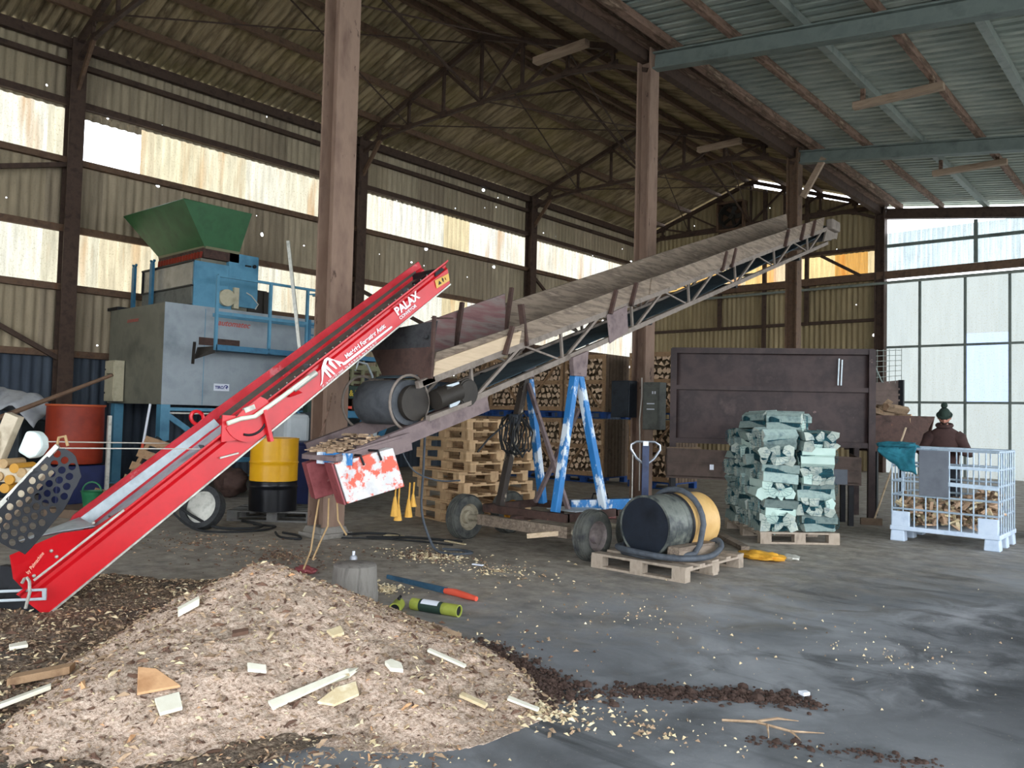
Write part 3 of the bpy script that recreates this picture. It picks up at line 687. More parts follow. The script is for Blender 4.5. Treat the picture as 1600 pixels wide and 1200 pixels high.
# belt: carrying run on rollers and sagging return run
m = M(); m.bar((XC, 5.0, cz(5.0)+.06), (XC, 15.5, cz(15.5)+.04), .56, .012); m.bar((XC, 5.1, cz(5.1)-.34), (XC, 10.5, cz(10.5)-.31), .56, .012); m.bar((XC, 10.5, cz(10.5)-.31), (XC, 15.5, cz(15.5)-.12), .56, .012)
m.obj('belt', 'belt_blue', root)
m = M()
for i in range(13):
    y = 5.6+.78*i; m.cyl((XN-.05, y, cz(y)-.02), (XF+.05, y, cz(y)-.02), .045, n=12)
for i in range(4):
    y = 6.6+2.5*i; m.cyl((XN-.05, y, cz(y)-.37), (XF+.05, y, cz(y)-.37), .04, n=12)
m.obj('idler_rollers', 'black_metal', root, smooth=True)
m = M(); zt = 1.60; m.cyl((-5.73, 4.97, zt), (-6.31, 4.97, zt), .215, n=32); m.obj('tail_drum', 'belt_rubber', root, smooth=True)
for x in (-5.70, -6.42):
    m = M(); m.tube([(x, 4.97+.24*cos(a)-.02, zt+.26*sin(a)) for a in [2*pi*i/28 for i in range(28)]], .013, 8, True); m.obj('guard_ring', 'lattice_steel', root, smooth=True)
m = M(); m.cyl((-5.66, 4.99, zt), (-5.72, 4.99, zt), .17); m.cyl((-5.62, 5.2, zt+.03), (-5.62, 5.5, zt+.13), .10, n=18); m.cyl((-5.66, 5.6, zt+.12), (-5.56, 5.6, zt+.12), .12, n=20)
m.tube([(-5.58, 5.6+.13*cos(a), zt+.12+.13*sin(a)) for a in [2*pi*i/20 for i in range(20)]], .014, 6, True); m.box((-5.62, 5.38, zt+.12), (.14, .18, .10)); m.obj('drive_gear', 'fan_dark', root, smooth=True)
m = M(); m.prism([(-5.56, 5.30, zt+.18), (-5.56, 5.46, zt+.22), (-5.56, 5.48, zt+.02), (-5.56, 5.36, zt-.08)], (-.02, 0, 0)); m.obj('bearing_cap', 'galv', root)
m = M(); m.prism([(XN+.06, 5.07, zt-.17), (XN+.06, 5.62, zt+.0), (XN+.06, 5.62, zt+.04), (XN+.06, 5.07, zt-.12)], (-.06, 0, 0)); m.bar((XN, 5.0, zt+.18), (XN, 5.15, cz(5.15)), .05, .05); m.obj('bearing_arm', 'lattice_steel', root); m = M(); m.bar((XF, 4.97, zt), (XF, 5.6, cl(5.6)+.1), .04, .08); m.obj('bearing_arm', 'lattice_steel', root)
m = M(); m.cyl((XN-.06, 15.62, cz(15.55)-.10), (XF+.06, 15.62, cz(15.55)-.10), .15, n=24); m.obj('head_drum', 'belt_rubber', root, smooth=True)
for x in (XN, XF):
    m = M(); m.prism([(x, 15.05, cz(15.05)-.22), (x, 15.75, cz(15.75)-.26), (x, 15.85, cz(15.85)-.02), (x, 15.3, cz(15.3)+.12)], (.03, 0, 0)); m.obj('head_plate', 'lattice_steel', root)
m = M(); m.box((XN+.06, 15.45, cz(15.45)+.02), (.14, .42, .2)); m.obj('gearbox', 'lattice_steel', root, bevel=.03)
# feed hopper over the tail
m = M(); hp = [(-6.22, 5.06, 1.83), (-5.56, 5.06, 1.83), (-5.54, 5.06, 2.13), (-6.44, 5.06, 2.13)]; m.prism(hp, (0, .012, 0)); m.obj('hopper_plate', 'rusty_plate', root)
m = M(); m.prism([(-6.44, 5.08, 2.12), (-5.54, 5.08, 2.12), (-5.52, 5.10, 2.38), (-5.72, 5.10, 2.37), (-6.46, 5.10, 2.32)], (0, .015, 0)); m.ball((-5.62, 5.06, 2.23), .022, 8, 6); m.obj('rubber_curtain', 'black_rubber', root)
m = M(); m.bar((-5.52, 5.05, 1.83), (-5.50, 5.05, 2.42), .03, .03); m.prism([(-5.545, 5.05, 2.40), (-5.5, 5.05, 2.40), (-5.5, 5.30, 2.42), (-5.545, 5.3, 2.42)], (0, 0, .01)); m.obj('hopper_edge', 'rusty_plate', root)
# side boards (near pair, far pair), each board a piece of its own
def board(name, x, y0, y1, a0, a1, b0, b1, mt, th=.03, lean=.03):
    m = M(); sg = 1 if x > XC else -1
    m.add([V(p) for y, lo, hi in ((y0, a0, a1), (y1, b0, b1)) for p in ((x, y, cz(y)+lo), (x+sg*lean, y, cz(y)+hi), (x+sg*(lean-th), y, cz(y)+hi), (x-sg*th, y, cz(y)+lo))],
          [(0, 1, 2, 3), (7, 6, 5, 4), (0, 4, 5, 1), (1, 5, 6, 2), (2, 6, 7, 3), (3, 7, 4, 0)])
    return m.obj(name, mt, root)
board('side_board', XN+.03, 5.12, 6.35, .03, .17, .03, .17, 'board_pale')
board('side_board', XN+.04, 5.12, 6.35, .17, .26, .17, .235, 'board_grey')
board('side_board', XN+.03, 6.3, 9.0, .03, .235, .03, .25, 'board_grey')
board('side_board', XN+.05, 8.9, 11.6, .03, .25, .03, .27, 'board_grey')
board('side_board', XN+.03, 11.5, 15.0, .03, .27, .03, .25, 'board_grey')
board('side_board', XF-.03, 5.4, 7.05, .06, .43, .06, .50, 'board_maroon')
board('side_board', XF-.03, 7.05, 10.6, .06, .38, .06, .40, 'board_grey')
board('side_board', XF-.05, 10.5, 15.4, .06, .40, .06, .40, 'board_grey')
for x, ys, z1 in ((XN+.055, (6.1, 8.0, 8.45, 10.9, 11.2, 13.2, 13.9, 14.4), .22), (XF-.0, (6.2, 7.03), .58)):
    for y in ys:
        m = M(); m.bar((x, y, cz(y)-.02), (x+.03, y+.07, cz(y)+z1+(.06 if z1 < .3 else 0)), .035, .05, (1, 0, 0)); m.obj('board_stake', 'rusty_plate', root)
m = M(); m.bar((XN+.03, 6.46, cz(6.46)-.02), (XN+.03, 6.36, cz(6.4)+.44), .03, .07, (1, 0, 0)); m.obj('board_stake', 'rusty_plate', root)
m = M(); m.prism([(XN+.03, 7.95, cz(7.95)-.02), (XN+.03, 8.38, cz(8.38)+.0), (XN+.03, 8.42, cl(8.42)+.03), (XN+.03, 8.02, cl(8.02)-.03)], (.01, 0, 0)); m.obj('sheet_patch', 'rail_brown', root)
# sloping rails under the tail, the ballast tray and the two ballast boxes
def rail(x): 
    m = M(); a, b = V((x, 4.30, 1.125)), V((x, 5.90, 1.62))
    u = (b-a).normalized(); m.bar(a, b, .012, .15)
    for s in (-.069, .069): m.bar(a+V((-.03, 0, s)), b+V((-.03, 0, s)), .06, .012)
    return m.obj('tail_rail', 'rail_brown', root)
rail(XN+.02); rail(XF+.02)
m = M(); m.bar((XN, 5.4, 1.52), (XF, 5.4, 1.52), .06, .1); m.bar((XN, 5.75, 1.6), (XF, 5.75, 1.6), .06, .1); m.box((-5.98, 5.2, 1.40), (.2, .12, .1)); m.obj('rail_spacer', 'rail_brown', root)
m = M(); m.prism([(-6.0, 3.99, 1.12), (-5.50, 3.99, 1.12), (-5.50, 4.70, 1.275), (-6.3, 4.70, 1.275)], (0, 0, -.04)); m.bar((-5.52, 4.02, 1.06), (-5.52, 4.82, 1.245), .02, .16); tr = m.obj('ballast_tray', 'rail_brown', root)
m = M(); m.box((-5.62, 4.06, 1.10), (.36, .05, .10), rotz(.2)); m.obj('blue_brace', 'blue_flake', root)
m = M()
for i in range(150):
    y = R(4.02, 4.66); m.box((R(-5.97-.28*(y-4.02)/.64, -5.58), y, 1.135+.217*(y-3.99)+R(.0, .025)), (R(.03, .10), R(.012, .03), R(.008, .02)), rotz(R(0, 3)))
ch = m.obj('wood_debris', 'chip_mid', root, kind='stuff')
def ballast(p, ux, uy, uz, mt, mt_side):
    p, ux, uy, uz = V(p), V(ux), V(uy), V(uz)
    m = M(); A = [p, p+ux, p+ux+uz, p+uz]; m.prism(A, uy)
    return m.obj('ballast_box', [mt], root, bevel=.008)
b1 = ballast((-5.47, 4.10, .725), (.12, .52, .13), (-.17, .04, 0), (-.03, -.12, .34), 'red_white', 'maroon')
b2 = ballast((-5.83, 4.03, .735), (.08, .30, .08), (-.16, .06, 0), (-.03, -.09, .31), 'maroon', 'maroon')
m = M(); q0 = V((-5.475, 4.09, .72)); m.prism([q0, q0+V((-.175, .045, 0)), q0+V((-.205, -.075, .345)), q0+V((-.03, -.125, .345))], V((-.004, -.014, -.002))); m.obj('box_end', 'maroon', b1)
for t in (.42, .72):
    m = M(); q = V((-5.47, 4.10, .725))+V((.12, .52, .13))*t+V((-.03, -.12, .34)); m.tube([q+V((-.10, -.03, .012)), q+V((.004, 0, .012)), q+V((.02, .03, -.07))], .011, 6); m.obj('box_hook', 'black_metal', b1)
# wheels, axle beams, platform
def wheel(x, y, hubm, out):
    w = thing if False else None
    m = M(); r, wd = .265, .17
    prof = [(r*.60, -wd*.42), (r*.80, -wd*.52), (r*.95, -wd*.44), (r, -wd*.25), (r, wd*.25), (r*.95, wd*.44), (r*.80, wd*.52), (r*.60, wd*.42)]
    m.lathe(prof, (x, y, r), (1, 0, 0), 40, True)
    for dx in (-.05, -.017, .017, .05): m.lathe([(r+.001, -.009), (r+.007, -.006), (r+.007, .006), (r+.001, .009)], (x+dx, y, r), (1, 0, 0), 40, True)
    wh = m.obj('wheel', 'tyre_rubber', root, smooth=True)
    m = M(); m.lathe([(.02, -.06), (r*.60, -.072), (r*.60, .072), (r*.5, .03), (r*.3, .02), (r*.28, .06*1.2), (.02, .075)], (x, y, r), (out, 0, 0), 28); m.obj('wheel_hub', hubm, wh, smooth=True)
for x, y, h, o in ((-6.84, 6.88, 'hub_cream', 1), (-4.92, 6.85, 'hub_paint', 1), (-6.84, 7.66, 'orange_hub', 1), (-4.92, 7.64, 'hub_paint', 1)): wheel(x, y, h, o)
m = M(); m.cyl((-6.80, 6.88, .265), (-6.5, 6.88, .265), .035, n=12); m.cyl((-5.2, 6.85, .265), (-4.95, 6.85, .265), .035, n=12); m.cyl((-6.8, 7.66, .265), (-4.95, 7.64, .265), .035, n=12); m.obj('axle', 'hub_cream', root)
m = M(); m.box((-5.86, 6.80, .27), (1.36, .07, .12), rotz(-.02)); m.obj('axle_beam', 'board_grey', root)
m = M(); m.bar((-5.62, 6.62, .20), (-5.20, 6.84, .27), .06, .05); m.obj('broken_timber', 'board_pale', root)
m = M()
for a, b in (((-6.62, 6.98, .385), (-5.35, 6.98, .385)), ((-5.38, 6.98, .385), (-5.38, 7.95, .385)), ((-6.6, 7.95, .385), (-5.35, 7.95, .385)), ((-6.6, 6.98, .385), (-6.6, 7.95, .385))): m.bar(a, b, .06, .09)
m.bar((-6.0, 6.8, .33), (-6.0, 7.7, .33), .08, .06); m.obj('platform_frame', 'rusty_plate', root)
m = M(); m.box((-5.62, 7.45, .435), (.42, .5, .01)); m.obj('platform_sheet', 'galv', root)
# trestle legs
for a, b, mt in (((-5.6, 7.38, 1.99), (-5.56, 7.02, .43), 'blue_flake'), ((-5.6, 7.46, 1.99), (-5.42, 7.78, .40), 'blue_flake'), ((-6.4, 7.42, 1.96), (-6.44, 7.06, .42), 'dark_flake'), ((-6.4, 7.50, 1.96), (-6.38, 7.80, .41), 'blue_flake')):
    m = M(); m.bar(a, b, .085, .085, (1, .0, 0)); m.obj('trestle_leg', mt, root, bevel=.006)
for x in (-5.6, -6.4):
    m = M(); m.prism([(x, 7.29, 1.98), (x, 7.53, 1.98), (x, 7.56, cl(7.56)), (x, 7.26, cl(7.26))], (.06, 0, 0)); m.obj('trestle_head', 'rail_brown', root)
m = M(); m.bar((-6.36, 7.44, 1.9), (-5.62, 7.34, .43), .04, .05); m.bar((-5.62, 7.5, 1.6), (-6.42, 7.7, .43), .04, .05); m.obj('brace', 'rail_brown', root)
m = M(); m.bar((-5.75, 7.55, .46), (-4.95, 8.45, .50), .10, .12); m.bar((-4.97, 8.43, .5), (-4.8, 8.62, .5), .08, .10); m.obj('tow_bar', 'blue_flake', root)
m = M()
for i in range(16): m.tube([V((-5.0, 8.40, .53))+V((R(-.04, .04), R(-.04, .04), -.028*i))+V((.02*cos(a), .02*sin(a), .012*sin(2*a))) for a in [2*pi*j/8 for j in range(8)]], .006, 5, True)
m.obj('safety_chain', 'black_metal', root)
# things hung on the conveyor
w = thing('cable_coil', 'coil of black cable hung beside the dark trestle leg of the long conveyor', 'cable', (-6.15, 6.95, 1.4))
m = M()
for i in range(7): m.tube([V((-6.12, 6.95+R(-.02, .02), 1.28+R(-.03, .03)))+V((.04*i-.12, (.13+R(0, .04))*cos(a), (.19+R(0, .05))*sin(a))) for a in [2*pi*j/20 for j in range(20)]], .011, 6, True)
m.obj('loops', 'cable_black', w, smooth=True)
m = M(); m.box((-6.1, 6.9, 1.46), (.12, .12, .12), rotz(.5)); m.obj('plug', 'box_black', w, bevel=.02)
m = M(); m.tube([(-6.12, 6.88, 1.46), (-6.02, 6.40, 1.25), (-6.0, 6.2, 1.10)], .012, 6); m.obj('cable_tail', 'cable_black', w)
# ------------------------------------------------------------------ big hopper machine on blue legs (left)
MX, MXL, MY0, MY1, MZ0, MZ1 = -14.07, -16.45, 6.4, 9.75, 1.55, 3.39
root = thing('bagging_machine', 'tall grey machine on blue legs with a green funnel hopper, against the left wall', 'machine', ((MX+MXL)/2, 8, 0))
m = M(); m.box(((MX+MXL)/2-.01, (MY0+MY1)/2, (MZ0+MZ1)/2), (MX-MXL-.02, MY1-MY0-.02, MZ1-MZ0-.01)); m.obj('body', 'mach_side', root)
m = M(); m.box((MX+.004, (MY0+MY1)/2, (MZ0+MZ1)/2), (.02, MY1-MY0, MZ1-MZ0)); fp = m.obj('front_panel', 'mach_grey', root, bevel=.004)
m = M(); m.box((MX+.016, 7.16, 2.45), (.006, .008, 1.8)); m.box((MX+.016, 8.5, 3.25), (.006, 2.4, .07)); m.obj('panel_seam', 'mach_blue', fp)
for x, y in ((MX-.09, MY0+.09), (MXL+.3, MY0+.09), (MX-.09, MY1-.2), (MXL+.3, MY1-.2)):
    m = M(); m.box((x, y, MZ0/2), (.17, .17, MZ0)); m.box((x, y, .015), (.28, .28, .03)); m.obj('leg', 'mach_blue', root)
m = M(); m.bar((MX-.06, MY0+.15, 1.36), (MX-.06, MY0+1.25, .62), .05, .10); m.bar((MX-.06, MY0+.2, .55), (MX-.06, MY1-.2, .5), .06, .09); m.bar((MX-.09, MY0+.1, 1.47), (MX-.09, MY1, 1.47), .1, .06); m.obj('leg_brace', 'mach_blue', root)
m = M(); m.bar((MX-.03, MY0+.1, 1.40), (MX-.03, MY1-.3, 1.40), .02, .03); m.obj('drip_rail', 'zinc', root)
# blue head with dirty glass side, neck and funnel
bx0, bx1, by0, by1 = -16.2, -14.12, 6.93, 8.05
m = M(); m.box(((bx0+bx1)/2, (by0+by1)/2+.02, 3.62), (bx1-bx0-.05, by1-by0-.06, .46)); m.box((-14.9, 7.55, 4.1), (1.4, .9, .7)); m.obj('head_core', 'mach_side', root)
m = M(); m.box((bx1, (by0+by1)/2-.18, 3.80), (.05, by1-by0-.36, .86)); m.box((bx1-.12, by1-.13, 3.98), (.3, .62, 1.02)); hp_ = m.obj('head_front', 'mach_blue', root, bevel=.006)
m = M(); m.box((bx1+.045, by1-.05, 4.28), (.03, .12, .03)); m.cyl((bx1+.03, by1+.08, 4.29), (bx1+.07, by1+.08, 4.29), .035); m.obj('door_latch', 'black_metal', hp_)
m = M(); m.box(((bx0+bx1)/2, by0-.0, 3.98), (bx1-bx0-.06, .03, .46)); gp_ = m.obj('side_window', 'glass_dirty', root)
m = M(); m.box(((bx0+bx1)/2, by0-.01, 3.60), (bx1-bx0, .04, .36)); m.obj('side_skirt', 'box_grey', root)
m = M()
for z in (3.76, 4.22): m.box(((bx0+bx1)/2, by0-.03, z), (bx1-bx0+.04, .05, .03))
m.box((bx0, by0-.02, 4.0), (.04, .05, .48)); m.obj('window_frame_bar', 'black_metal', gp_)
for x in (-15.63, -16.45):
    m = M(); m.box((x, by0-.10, 3.86), (.11, .05, .92)); m.bar((x, by0-.1, 4.3), (x-.07, by0-.1, 4.38), .04, .03); m.bar((x, by0-.1, 4.3), (x+.09, by0-.1, 4.38), .04, .03); m.obj('forked_post', 'mach_blue_dark', root)
m = M(); m.box((-16.35, 6.75, 3.42), (.5, .7, .06)); m.obj('side_step', 'black_metal', root)
m = M(); m.box((-15.02, 7.45, 4.40), (1.86, .72, .18)); m.obj('neck', 'rusty_plate', root)
m = M()
for i in range(16): m.bar((-15.9+.115*i, 7.08, 4.31), (-15.86+.115*i, 7.07, 4.42), .05, .02)
m.obj('feed_grate', 'barrel_red', root)
rim = [V((-16.52, 6.6, 5.34)), V((-13.94, 6.6, 5.28)), V((-13.94, 7.95, 5.28)), V((-16.52, 7.95, 5.34))]
nk = [V((-15.98, 7.12, 4.52)), V((-14.10, 7.12, 4.50)), V((-14.10, 7.80, 4.50)), V((-15.98, 7.80, 4.52))]
m = M()
vs = rim+nk; m.add(vs, [(i, (i+1) % 4, 4+(i+1) % 4, 4+i) for i in range(4)]); fn_ = m.obj('funnel', 'mach_green', root, solid=.02)
m = M()
for i in range(4): m.bar(nk[i], nk[(i+1) % 4], .05, .05)
m.obj('funnel_collar', 'frame_olive', fn_)
m = M(); m.cyl((bx1+.05, 7.55, 3.60), (bx1+.13, 7.55, 3.60), .16, n=24); m.cyl((bx1, 7.55, 3.6), (bx1+.05, 7.55, 3.6), .10); m.box((bx1+.06, 7.75, 3.62), (.08, .1, .4)); m.obj('motor', 'box_beige', root, smooth=True)
m = M(); m.tube([(bx1+.1, 7.95, 3.75), (bx1+.12, 8.05, 3.7), (bx1+.12, 8.2, 3.55), (bx1+.1, 8.15, 3.45)], .012, 6); m.obj('motor_cable', 'cord_white', root)
m = M(); m.box((bx1-.2, 8.25, 3.62), (.4, .4, .46)); m.box((bx1, 8.42, 3.58), (.08, .1, .5)); m.obj('side_cabinet', 'fan_dark', root)
# catwalk
wx = -13.45
m = M(); m.box(((MX+wx)/2, 8.28, 2.60), (wx-MX+.06, 2.4, .05)); m.bar((wx, 7.06, 2.6), (wx, 9.5, 2.6), .05, .1); cw = m.obj('catwalk', 'mach_blue_dark', root)
m = M(); m.prism([(wx-.3, 6.9, 2.60), (wx, 7.05, 2.62), (wx, 7.06, 2.50), (wx-.32, 6.85, 2.38)], (-.05, 0, 0)); m.bar((wx-.1, 6.72, 2.66), (wx-.3, 6.8, 2.3), .05, .05); m.obj('catwalk_bracket', 'fan_dark', cw)
m = M(); m.box((MX+.03, 7.45, 2.74), (.04, .8, .14)); m.obj('rust_slot', 'rusty_plate', root)
for y in (7.06, 8.13, 8.95, 9.5):
    m = M(); m.bar((wx, y, 2.55), (wx, y, 3.9), .05, .05); m.obj('railing_post', 'mach_blue', cw)
m = M(); m.bar((wx, 7.06, 3.9), (wx, 9.5, 3.9), .045, .045); m.bar((wx, 7.06, 3.22), (wx, 9.5, 3.22), .04, .06); m.bar((wx, 9.5, 3.9), (MX, 9.5, 3.9), .045, .045); m.bar((wx, 8.95, 3.8), (wx, 9.5, 3.88), .03, .03); m.obj('railing', 'mach_blue', cw)
m = M(); m.bar((wx+.02, 9.0, 2.3), (wx+.02, 9.0, 3.3), .05, .05); m.bar((wx+.02, 9.5, 2.3), (wx+.02, 9.5, 3.3), .05, .05)
for i in range(5): m.bar((wx+.02, 9.0, 2.4+.2*i), (wx+.02, 9.5, 2.4+.2*i), .03, .03)
m.obj('ladder_rungs', 'mach_blue_dark', cw)
# marks
txt('lettering', 'automatec', .155, (MX+.02, 7.40, 3.07), (0, 1, 0), (0, 0, 1), 'text_red', root, shear=.35, bold=.003, sx=1.0)
m = M(); m.box((MX+.018, 7.53, 1.90), (.004, .31, .135)); lb = m.obj('number_label', 'label_white', root)
txt('lettering', 'TIRO. 4', .075, (MX+.022, 7.40, 1.872), (0, 1, 0), (0, 0, 1), 'label_blue', lb, bold=.003)
m = M(); m.tube([(MX+.023, 7.62+.035*cos(a), 1.90+.04*sin(a)) for a in [pi*i/8 for i in range(9)]], .008, 5); m.obj('symbol', 'label_blue', lb)
txt('lettering', 'automatec', .12, (-15.62, MY0-.012, 3.1), (1, 0, 0), (0, 0, 1), 'text_red', root, shear=.35)
m = M(); m.cyl((MX+.0, 8.10, 1.78), (MX+.06, 8.10, 1.78), .11); m.obj('port', 'black_metal', root)
c = thing('control_box', 'beige electrical cabinet hung on the left corner of the grey machine', 'electrical box', (-15.85, 6.3, 1.6))
m = M(); m.box((-15.87, 6.30, 1.98), (.46, .18, .78)); m.obj('cabinet', 'box_beige', c, bevel=.006)
m = M(); m.box((-15.87, 6.205, 1.98), (.40, .012, .72)); dr_ = m.obj('door', 'box_beige', c, bevel=.003)
for z_ in (2.2, 1.75): m = M(); m.cyl((-16.04, 6.19, z_), (-16.04, 6.2, z_), .018); m.obj('lock', 'black_metal', dr_)
txt('lettering', 'automatec', .05, (-15.98, 6.196, 2.10), (1, 0, 0), (0, 0, 1), 'label_black', dr_, shear=.3)

# ------------------------------------------------------------------ dark green log-processing line behind the column
root = thing('log_processor', 'dark green log processing line with yellow lettering behind the near brown column', 'machine', (-12.5, 9.4, 0))
gx = -12.2
m = M(); m.box((gx-.35, 9.5, 1.87), (.7, 2.3, .24)); bd = m.obj('beam_housing', 'dark_green', root, bevel=.01)
txt('lettering', 'BEEEH & MARTIN', .155, (gx+.006, 8.66, 1.80), (0, 1, 0), (0, 0, 1), 'text_yellow', bd, bold=.004, sx=.92)
m = M(); m.bar((gx-.1, 8.3, 2.05), (gx-.1, 10.8, 2.08), .1, .05); m.bar((gx-.1, 8.3, 2.18), (gx-.1, 10.8, 2.2), .04, .04); m.bar((gx-.1, 8.3, 2.26), (gx-.1, 10.8, 2.28), .03, .03); m.obj('guide_rail', 'frame_olive', root)
m = M(); m.box((gx-.2, 9.35, 2.52), (.5, .9, .08)); m.box((gx-.3, 9.3, 2.72), (.4, 1.0, .05)); m.obj('hydraulic_cover', 'mach_blue_dark', root)
m = M(); m.tube([(gx+.02, 9.2, 2.28), (gx+.05, 9.25, 2.45), (gx+.05, 9.45, 2.42), (gx+.04, 9.6, 2.2), (gx+.03, 9.62, 2.1)], .022, 8); m.tube([(gx, 8.9, 2.2), (gx+.03, 8.95, 2.4), (gx, 9.05, 2.5)], .02, 8); m.obj('hydraulic_hose', 'galv', root, smooth=True)
m = M()
for y in (8.9, 9.15, 9.4, 9.75): m.bar((gx, y, 2.0), (gx, y, 2.5), .05, .05)
m.bar((gx, 8.85, 2.34), (gx, 9.8, 2.34), .09, .09)
m.obj('valve_block', 'frame_olive', root)
m = M(); m.box((gx-.5, 9.3, .92), (.5, 2.4, 1.1)); m.obj('frame_body', 'dark_tarp', root)
m = M(); m.box((gx+.02, 9.15, .86), (.4, .95, .72)); m.obj('tank', 'white_plastic', root, bevel=.02)
m = M(); m.box((gx+.02, 9.2, 1.45), (.2, .6, .14)); m.cyl((gx+.1, 9.35, 1.32), (gx+.1, 9.75, 1.2), .1); m.obj('pump', 'mach_blue_dark', root, bevel=.02)
m = M(); m.bar((gx+.3, 9.55, .9), (gx+.1, 10.1, 1.6), .08, .08); m.obj('strut', 'mach_blue_dark', root)
for y in (8.45, 10.4):
    m = M(); m.box((gx-.35, y, .88), (.14, .14, 1.76)); m.obj('leg', 'dark_green', root)
m = M(); m.box((gx+.06, 8.95, 1.58), (.012, .34, .05)); m.obj('red_label', 'tool_red', root)

# ------------------------------------------------------------------ wood splitter with perforated guard at the left edge
root = thing('log_splitter', 'beige log splitter with a black perforated guard at the left edge', 'machine', (-5.9, 1.6, 0))
G = [V((-5.372, 1.795, 1.243)), V((-5.293, 1.868, 1.20)), V((-5.255, 1.905, 1.06)), V((-5.32, 1.85, .86)), V((-5.511, 1.708, .564)), V((-5.62, 1.615, .62)), V((-5.72, 1.52, .74))]
O = V((-5.46, 1.74, .9)); ax = (V((-5.372, 1.795, 1.243))-V((-5.70, 1.53, .72))).normalized()
nrm = V((.75, -.65, .12)); nrm = (nrm-ax*nrm.dot(ax)).normalized(); bx = ax.cross(nrm)
# guard sheet with real holes: hexagonal cells around each hole
m = M(); rh, pt = .0225, .061
def inside(p, poly):
    c_ = False; n_ = len(poly)
    for i in range(n_):
        (x1, y1), (x2, y2) = poly[i], poly[(i+1) % n_]
        if (y1 > p[1]) != (y2 > p[1]) and p[0] < (x2-x1)*(p[1]-y1)/(y2-y1)+x1: c_ = not c_
    return c_
P2 = [((g-O).dot(ax), (g-O).dot(bx)) for g in G]
smin = min(p[0] for p in P2); tmin = min(p[1] for p in P2)
def q3(a, b): return O+ax*a+bx*b+nrm*(-.25*max(0, a-.12)**1.2)
for i in range(-2, 16):
    for j in range(-2, 14):
        ca, cb = smin+pt*(.87*i), tmin+pt*(j+.5*(i % 2))
        hexa = [(ca+pt*.585*cos(pi/3*k+0), cb+pt*.585*sin(pi/3*k)) for k in range(6)]
        ins = [inside(h, P2) for h in hexa]
        if not any(ins): continue
        if all(ins):
            vs = [q3(*h) for h in hexa]+[q3(ca+rh*cos(pi/6*k), cb+rh*sin(pi/6*k)) for k in range(12)]
            fs = []
            for k in range(6):
                a0 = 6+2*k; fs += [(k, (k+1) % 6, 6+(2*k+1) % 12), (k, 6+(2*k+1) % 12, a0), ((k+1) % 6, 6+(2*k+2) % 12, 6+(2*k+1) % 12)]
            m.add(vs, fs)
        else:
            cen = (sum(p[0] for p in P2)/len(P2), sum(p[1] for p in P2)/len(P2)); hh = []
            for h, ok in zip(hexa, ins):
                for _ in range(12):
                    if inside(h, P2): break
                    h = (h[0]+(cen[0]-h[0])*.03, h[1]+(cen[1]-h[1])*.03)
                hh.append(h)
            m.add([q3(*h) for h in hh], [tuple(range(6))])
gd = m.obj('perforated_guard', 'black_metal', root, solid=.004)
m = M(); m.bar(q3(*P2[0])+nrm*.005, q3(*P2[6])+nrm*.005, .02, .03); m.tube([q3(*P2[6]), q3(*P2[0])], .012, 6); m.obj('guard_edge', 'zinc', gd)
m = M(); m.tube([q3(*P2[0])+V((-.02, 0, .0)), q3(*P2[0])+V((.0, .0, .05)), q3(*P2[0])+V((.05, .02, .06)), q3(*P2[0])+V((.07, .03, .0))], .009, 6); m.obj('handle', 'twine', gd)
m = M(); a, b = V((-6.02, 1.62, .62)), V((-5.72, 1.86, 1.08)); m.bar(a+V((-.18, -.14, -.22)), b, .09, .13, nrm); m.obj('splitting_beam', 'beige_steel', root, bevel=.01)
m = M(); u = V((.747, .664, 0)); c0 = V((-6.27, 1.93, 1.22))
m.prism([c0+u*-.085+V((0, 0, -.06)), c0+u*-.03+V((0, 0, .09)), c0+u*.04+V((0, 0, .085)), c0+u*.08+V((0, 0, .04)), c0+u*.09+V((0, 0, -.03)), c0+u*.05+V((0, 0, -.09)), c0+u*.0+V((0, 0, -.11))], V((-.07, .08, 0))); m.obj('motor_cover', 'casing_white', root, bevel=.02)
m = M()
for i in range(5):
    p = V((-6.50, 1.72, 1.02+.055*i)); m.bar(p+u*(-.15-.02*i), p+u*.13+V((0, 0, .04)), .10, .05, (0, 0, 1))
m.bar((-6.5, 1.7, 1.0), (-6.16, 2.0, 1.0), .08, .10); m.bar((-6.62, 1.62, .45), (-6.36, 1.86, 1.42), .08, .1); m.box((-6.62, 1.62, .5), (.16, .16, 1.0)); m.obj('engine_frame', 'beige_steel', root, bevel=.006)
m = M(); m.box((-6.66, 1.40, .35), (.24, .24, .7)); m.bar((-5.95, 1.45, .0), (-5.85, 1.5, .66), .08, .08); m.bar((-6.6, 1.3, .04), (-5.8, 1.5, .04), .1, .08); m.obj('stand', 'blue_plastic', root)
# small round log offcuts piled in the splitter's bed
for i, (a_, h_) in enumerate(((-.02, 0), (.06, -.03), (-.05, -.09), (.03, -.11), (.11, -.06), (.0, -.17))):
    m = M(); p = V((-6.30, 1.80, 1.08))+u*a_+V((0, 0, h_)); m.cyl(p, p+V((-.14, .16, 0)), .034, n=14)
    tag(m.obj('round_offcut', 'orange_hub' if i % 2 else 'twine'), 'small round orange wood offcut lying in the log splitter', 'wood', 'round offcuts in the log splitter')
for nm, a, b, lab in (('cord', (-5.74, 1.88, 1.255), (-6.72, 3.19, 1.19), 'upper of two pale cords stretched from the splitter to the red conveyor'), ('cord', (-5.68, 1.93, 1.215), (-6.275, 3.585, 1.155), 'lower of two pale cords stretched from the splitter to the red conveyor')):
    m = M(); m.tube([a, b], .0045, 6); tag(m.obj(nm, 'cord_white'), lab, 'cord')
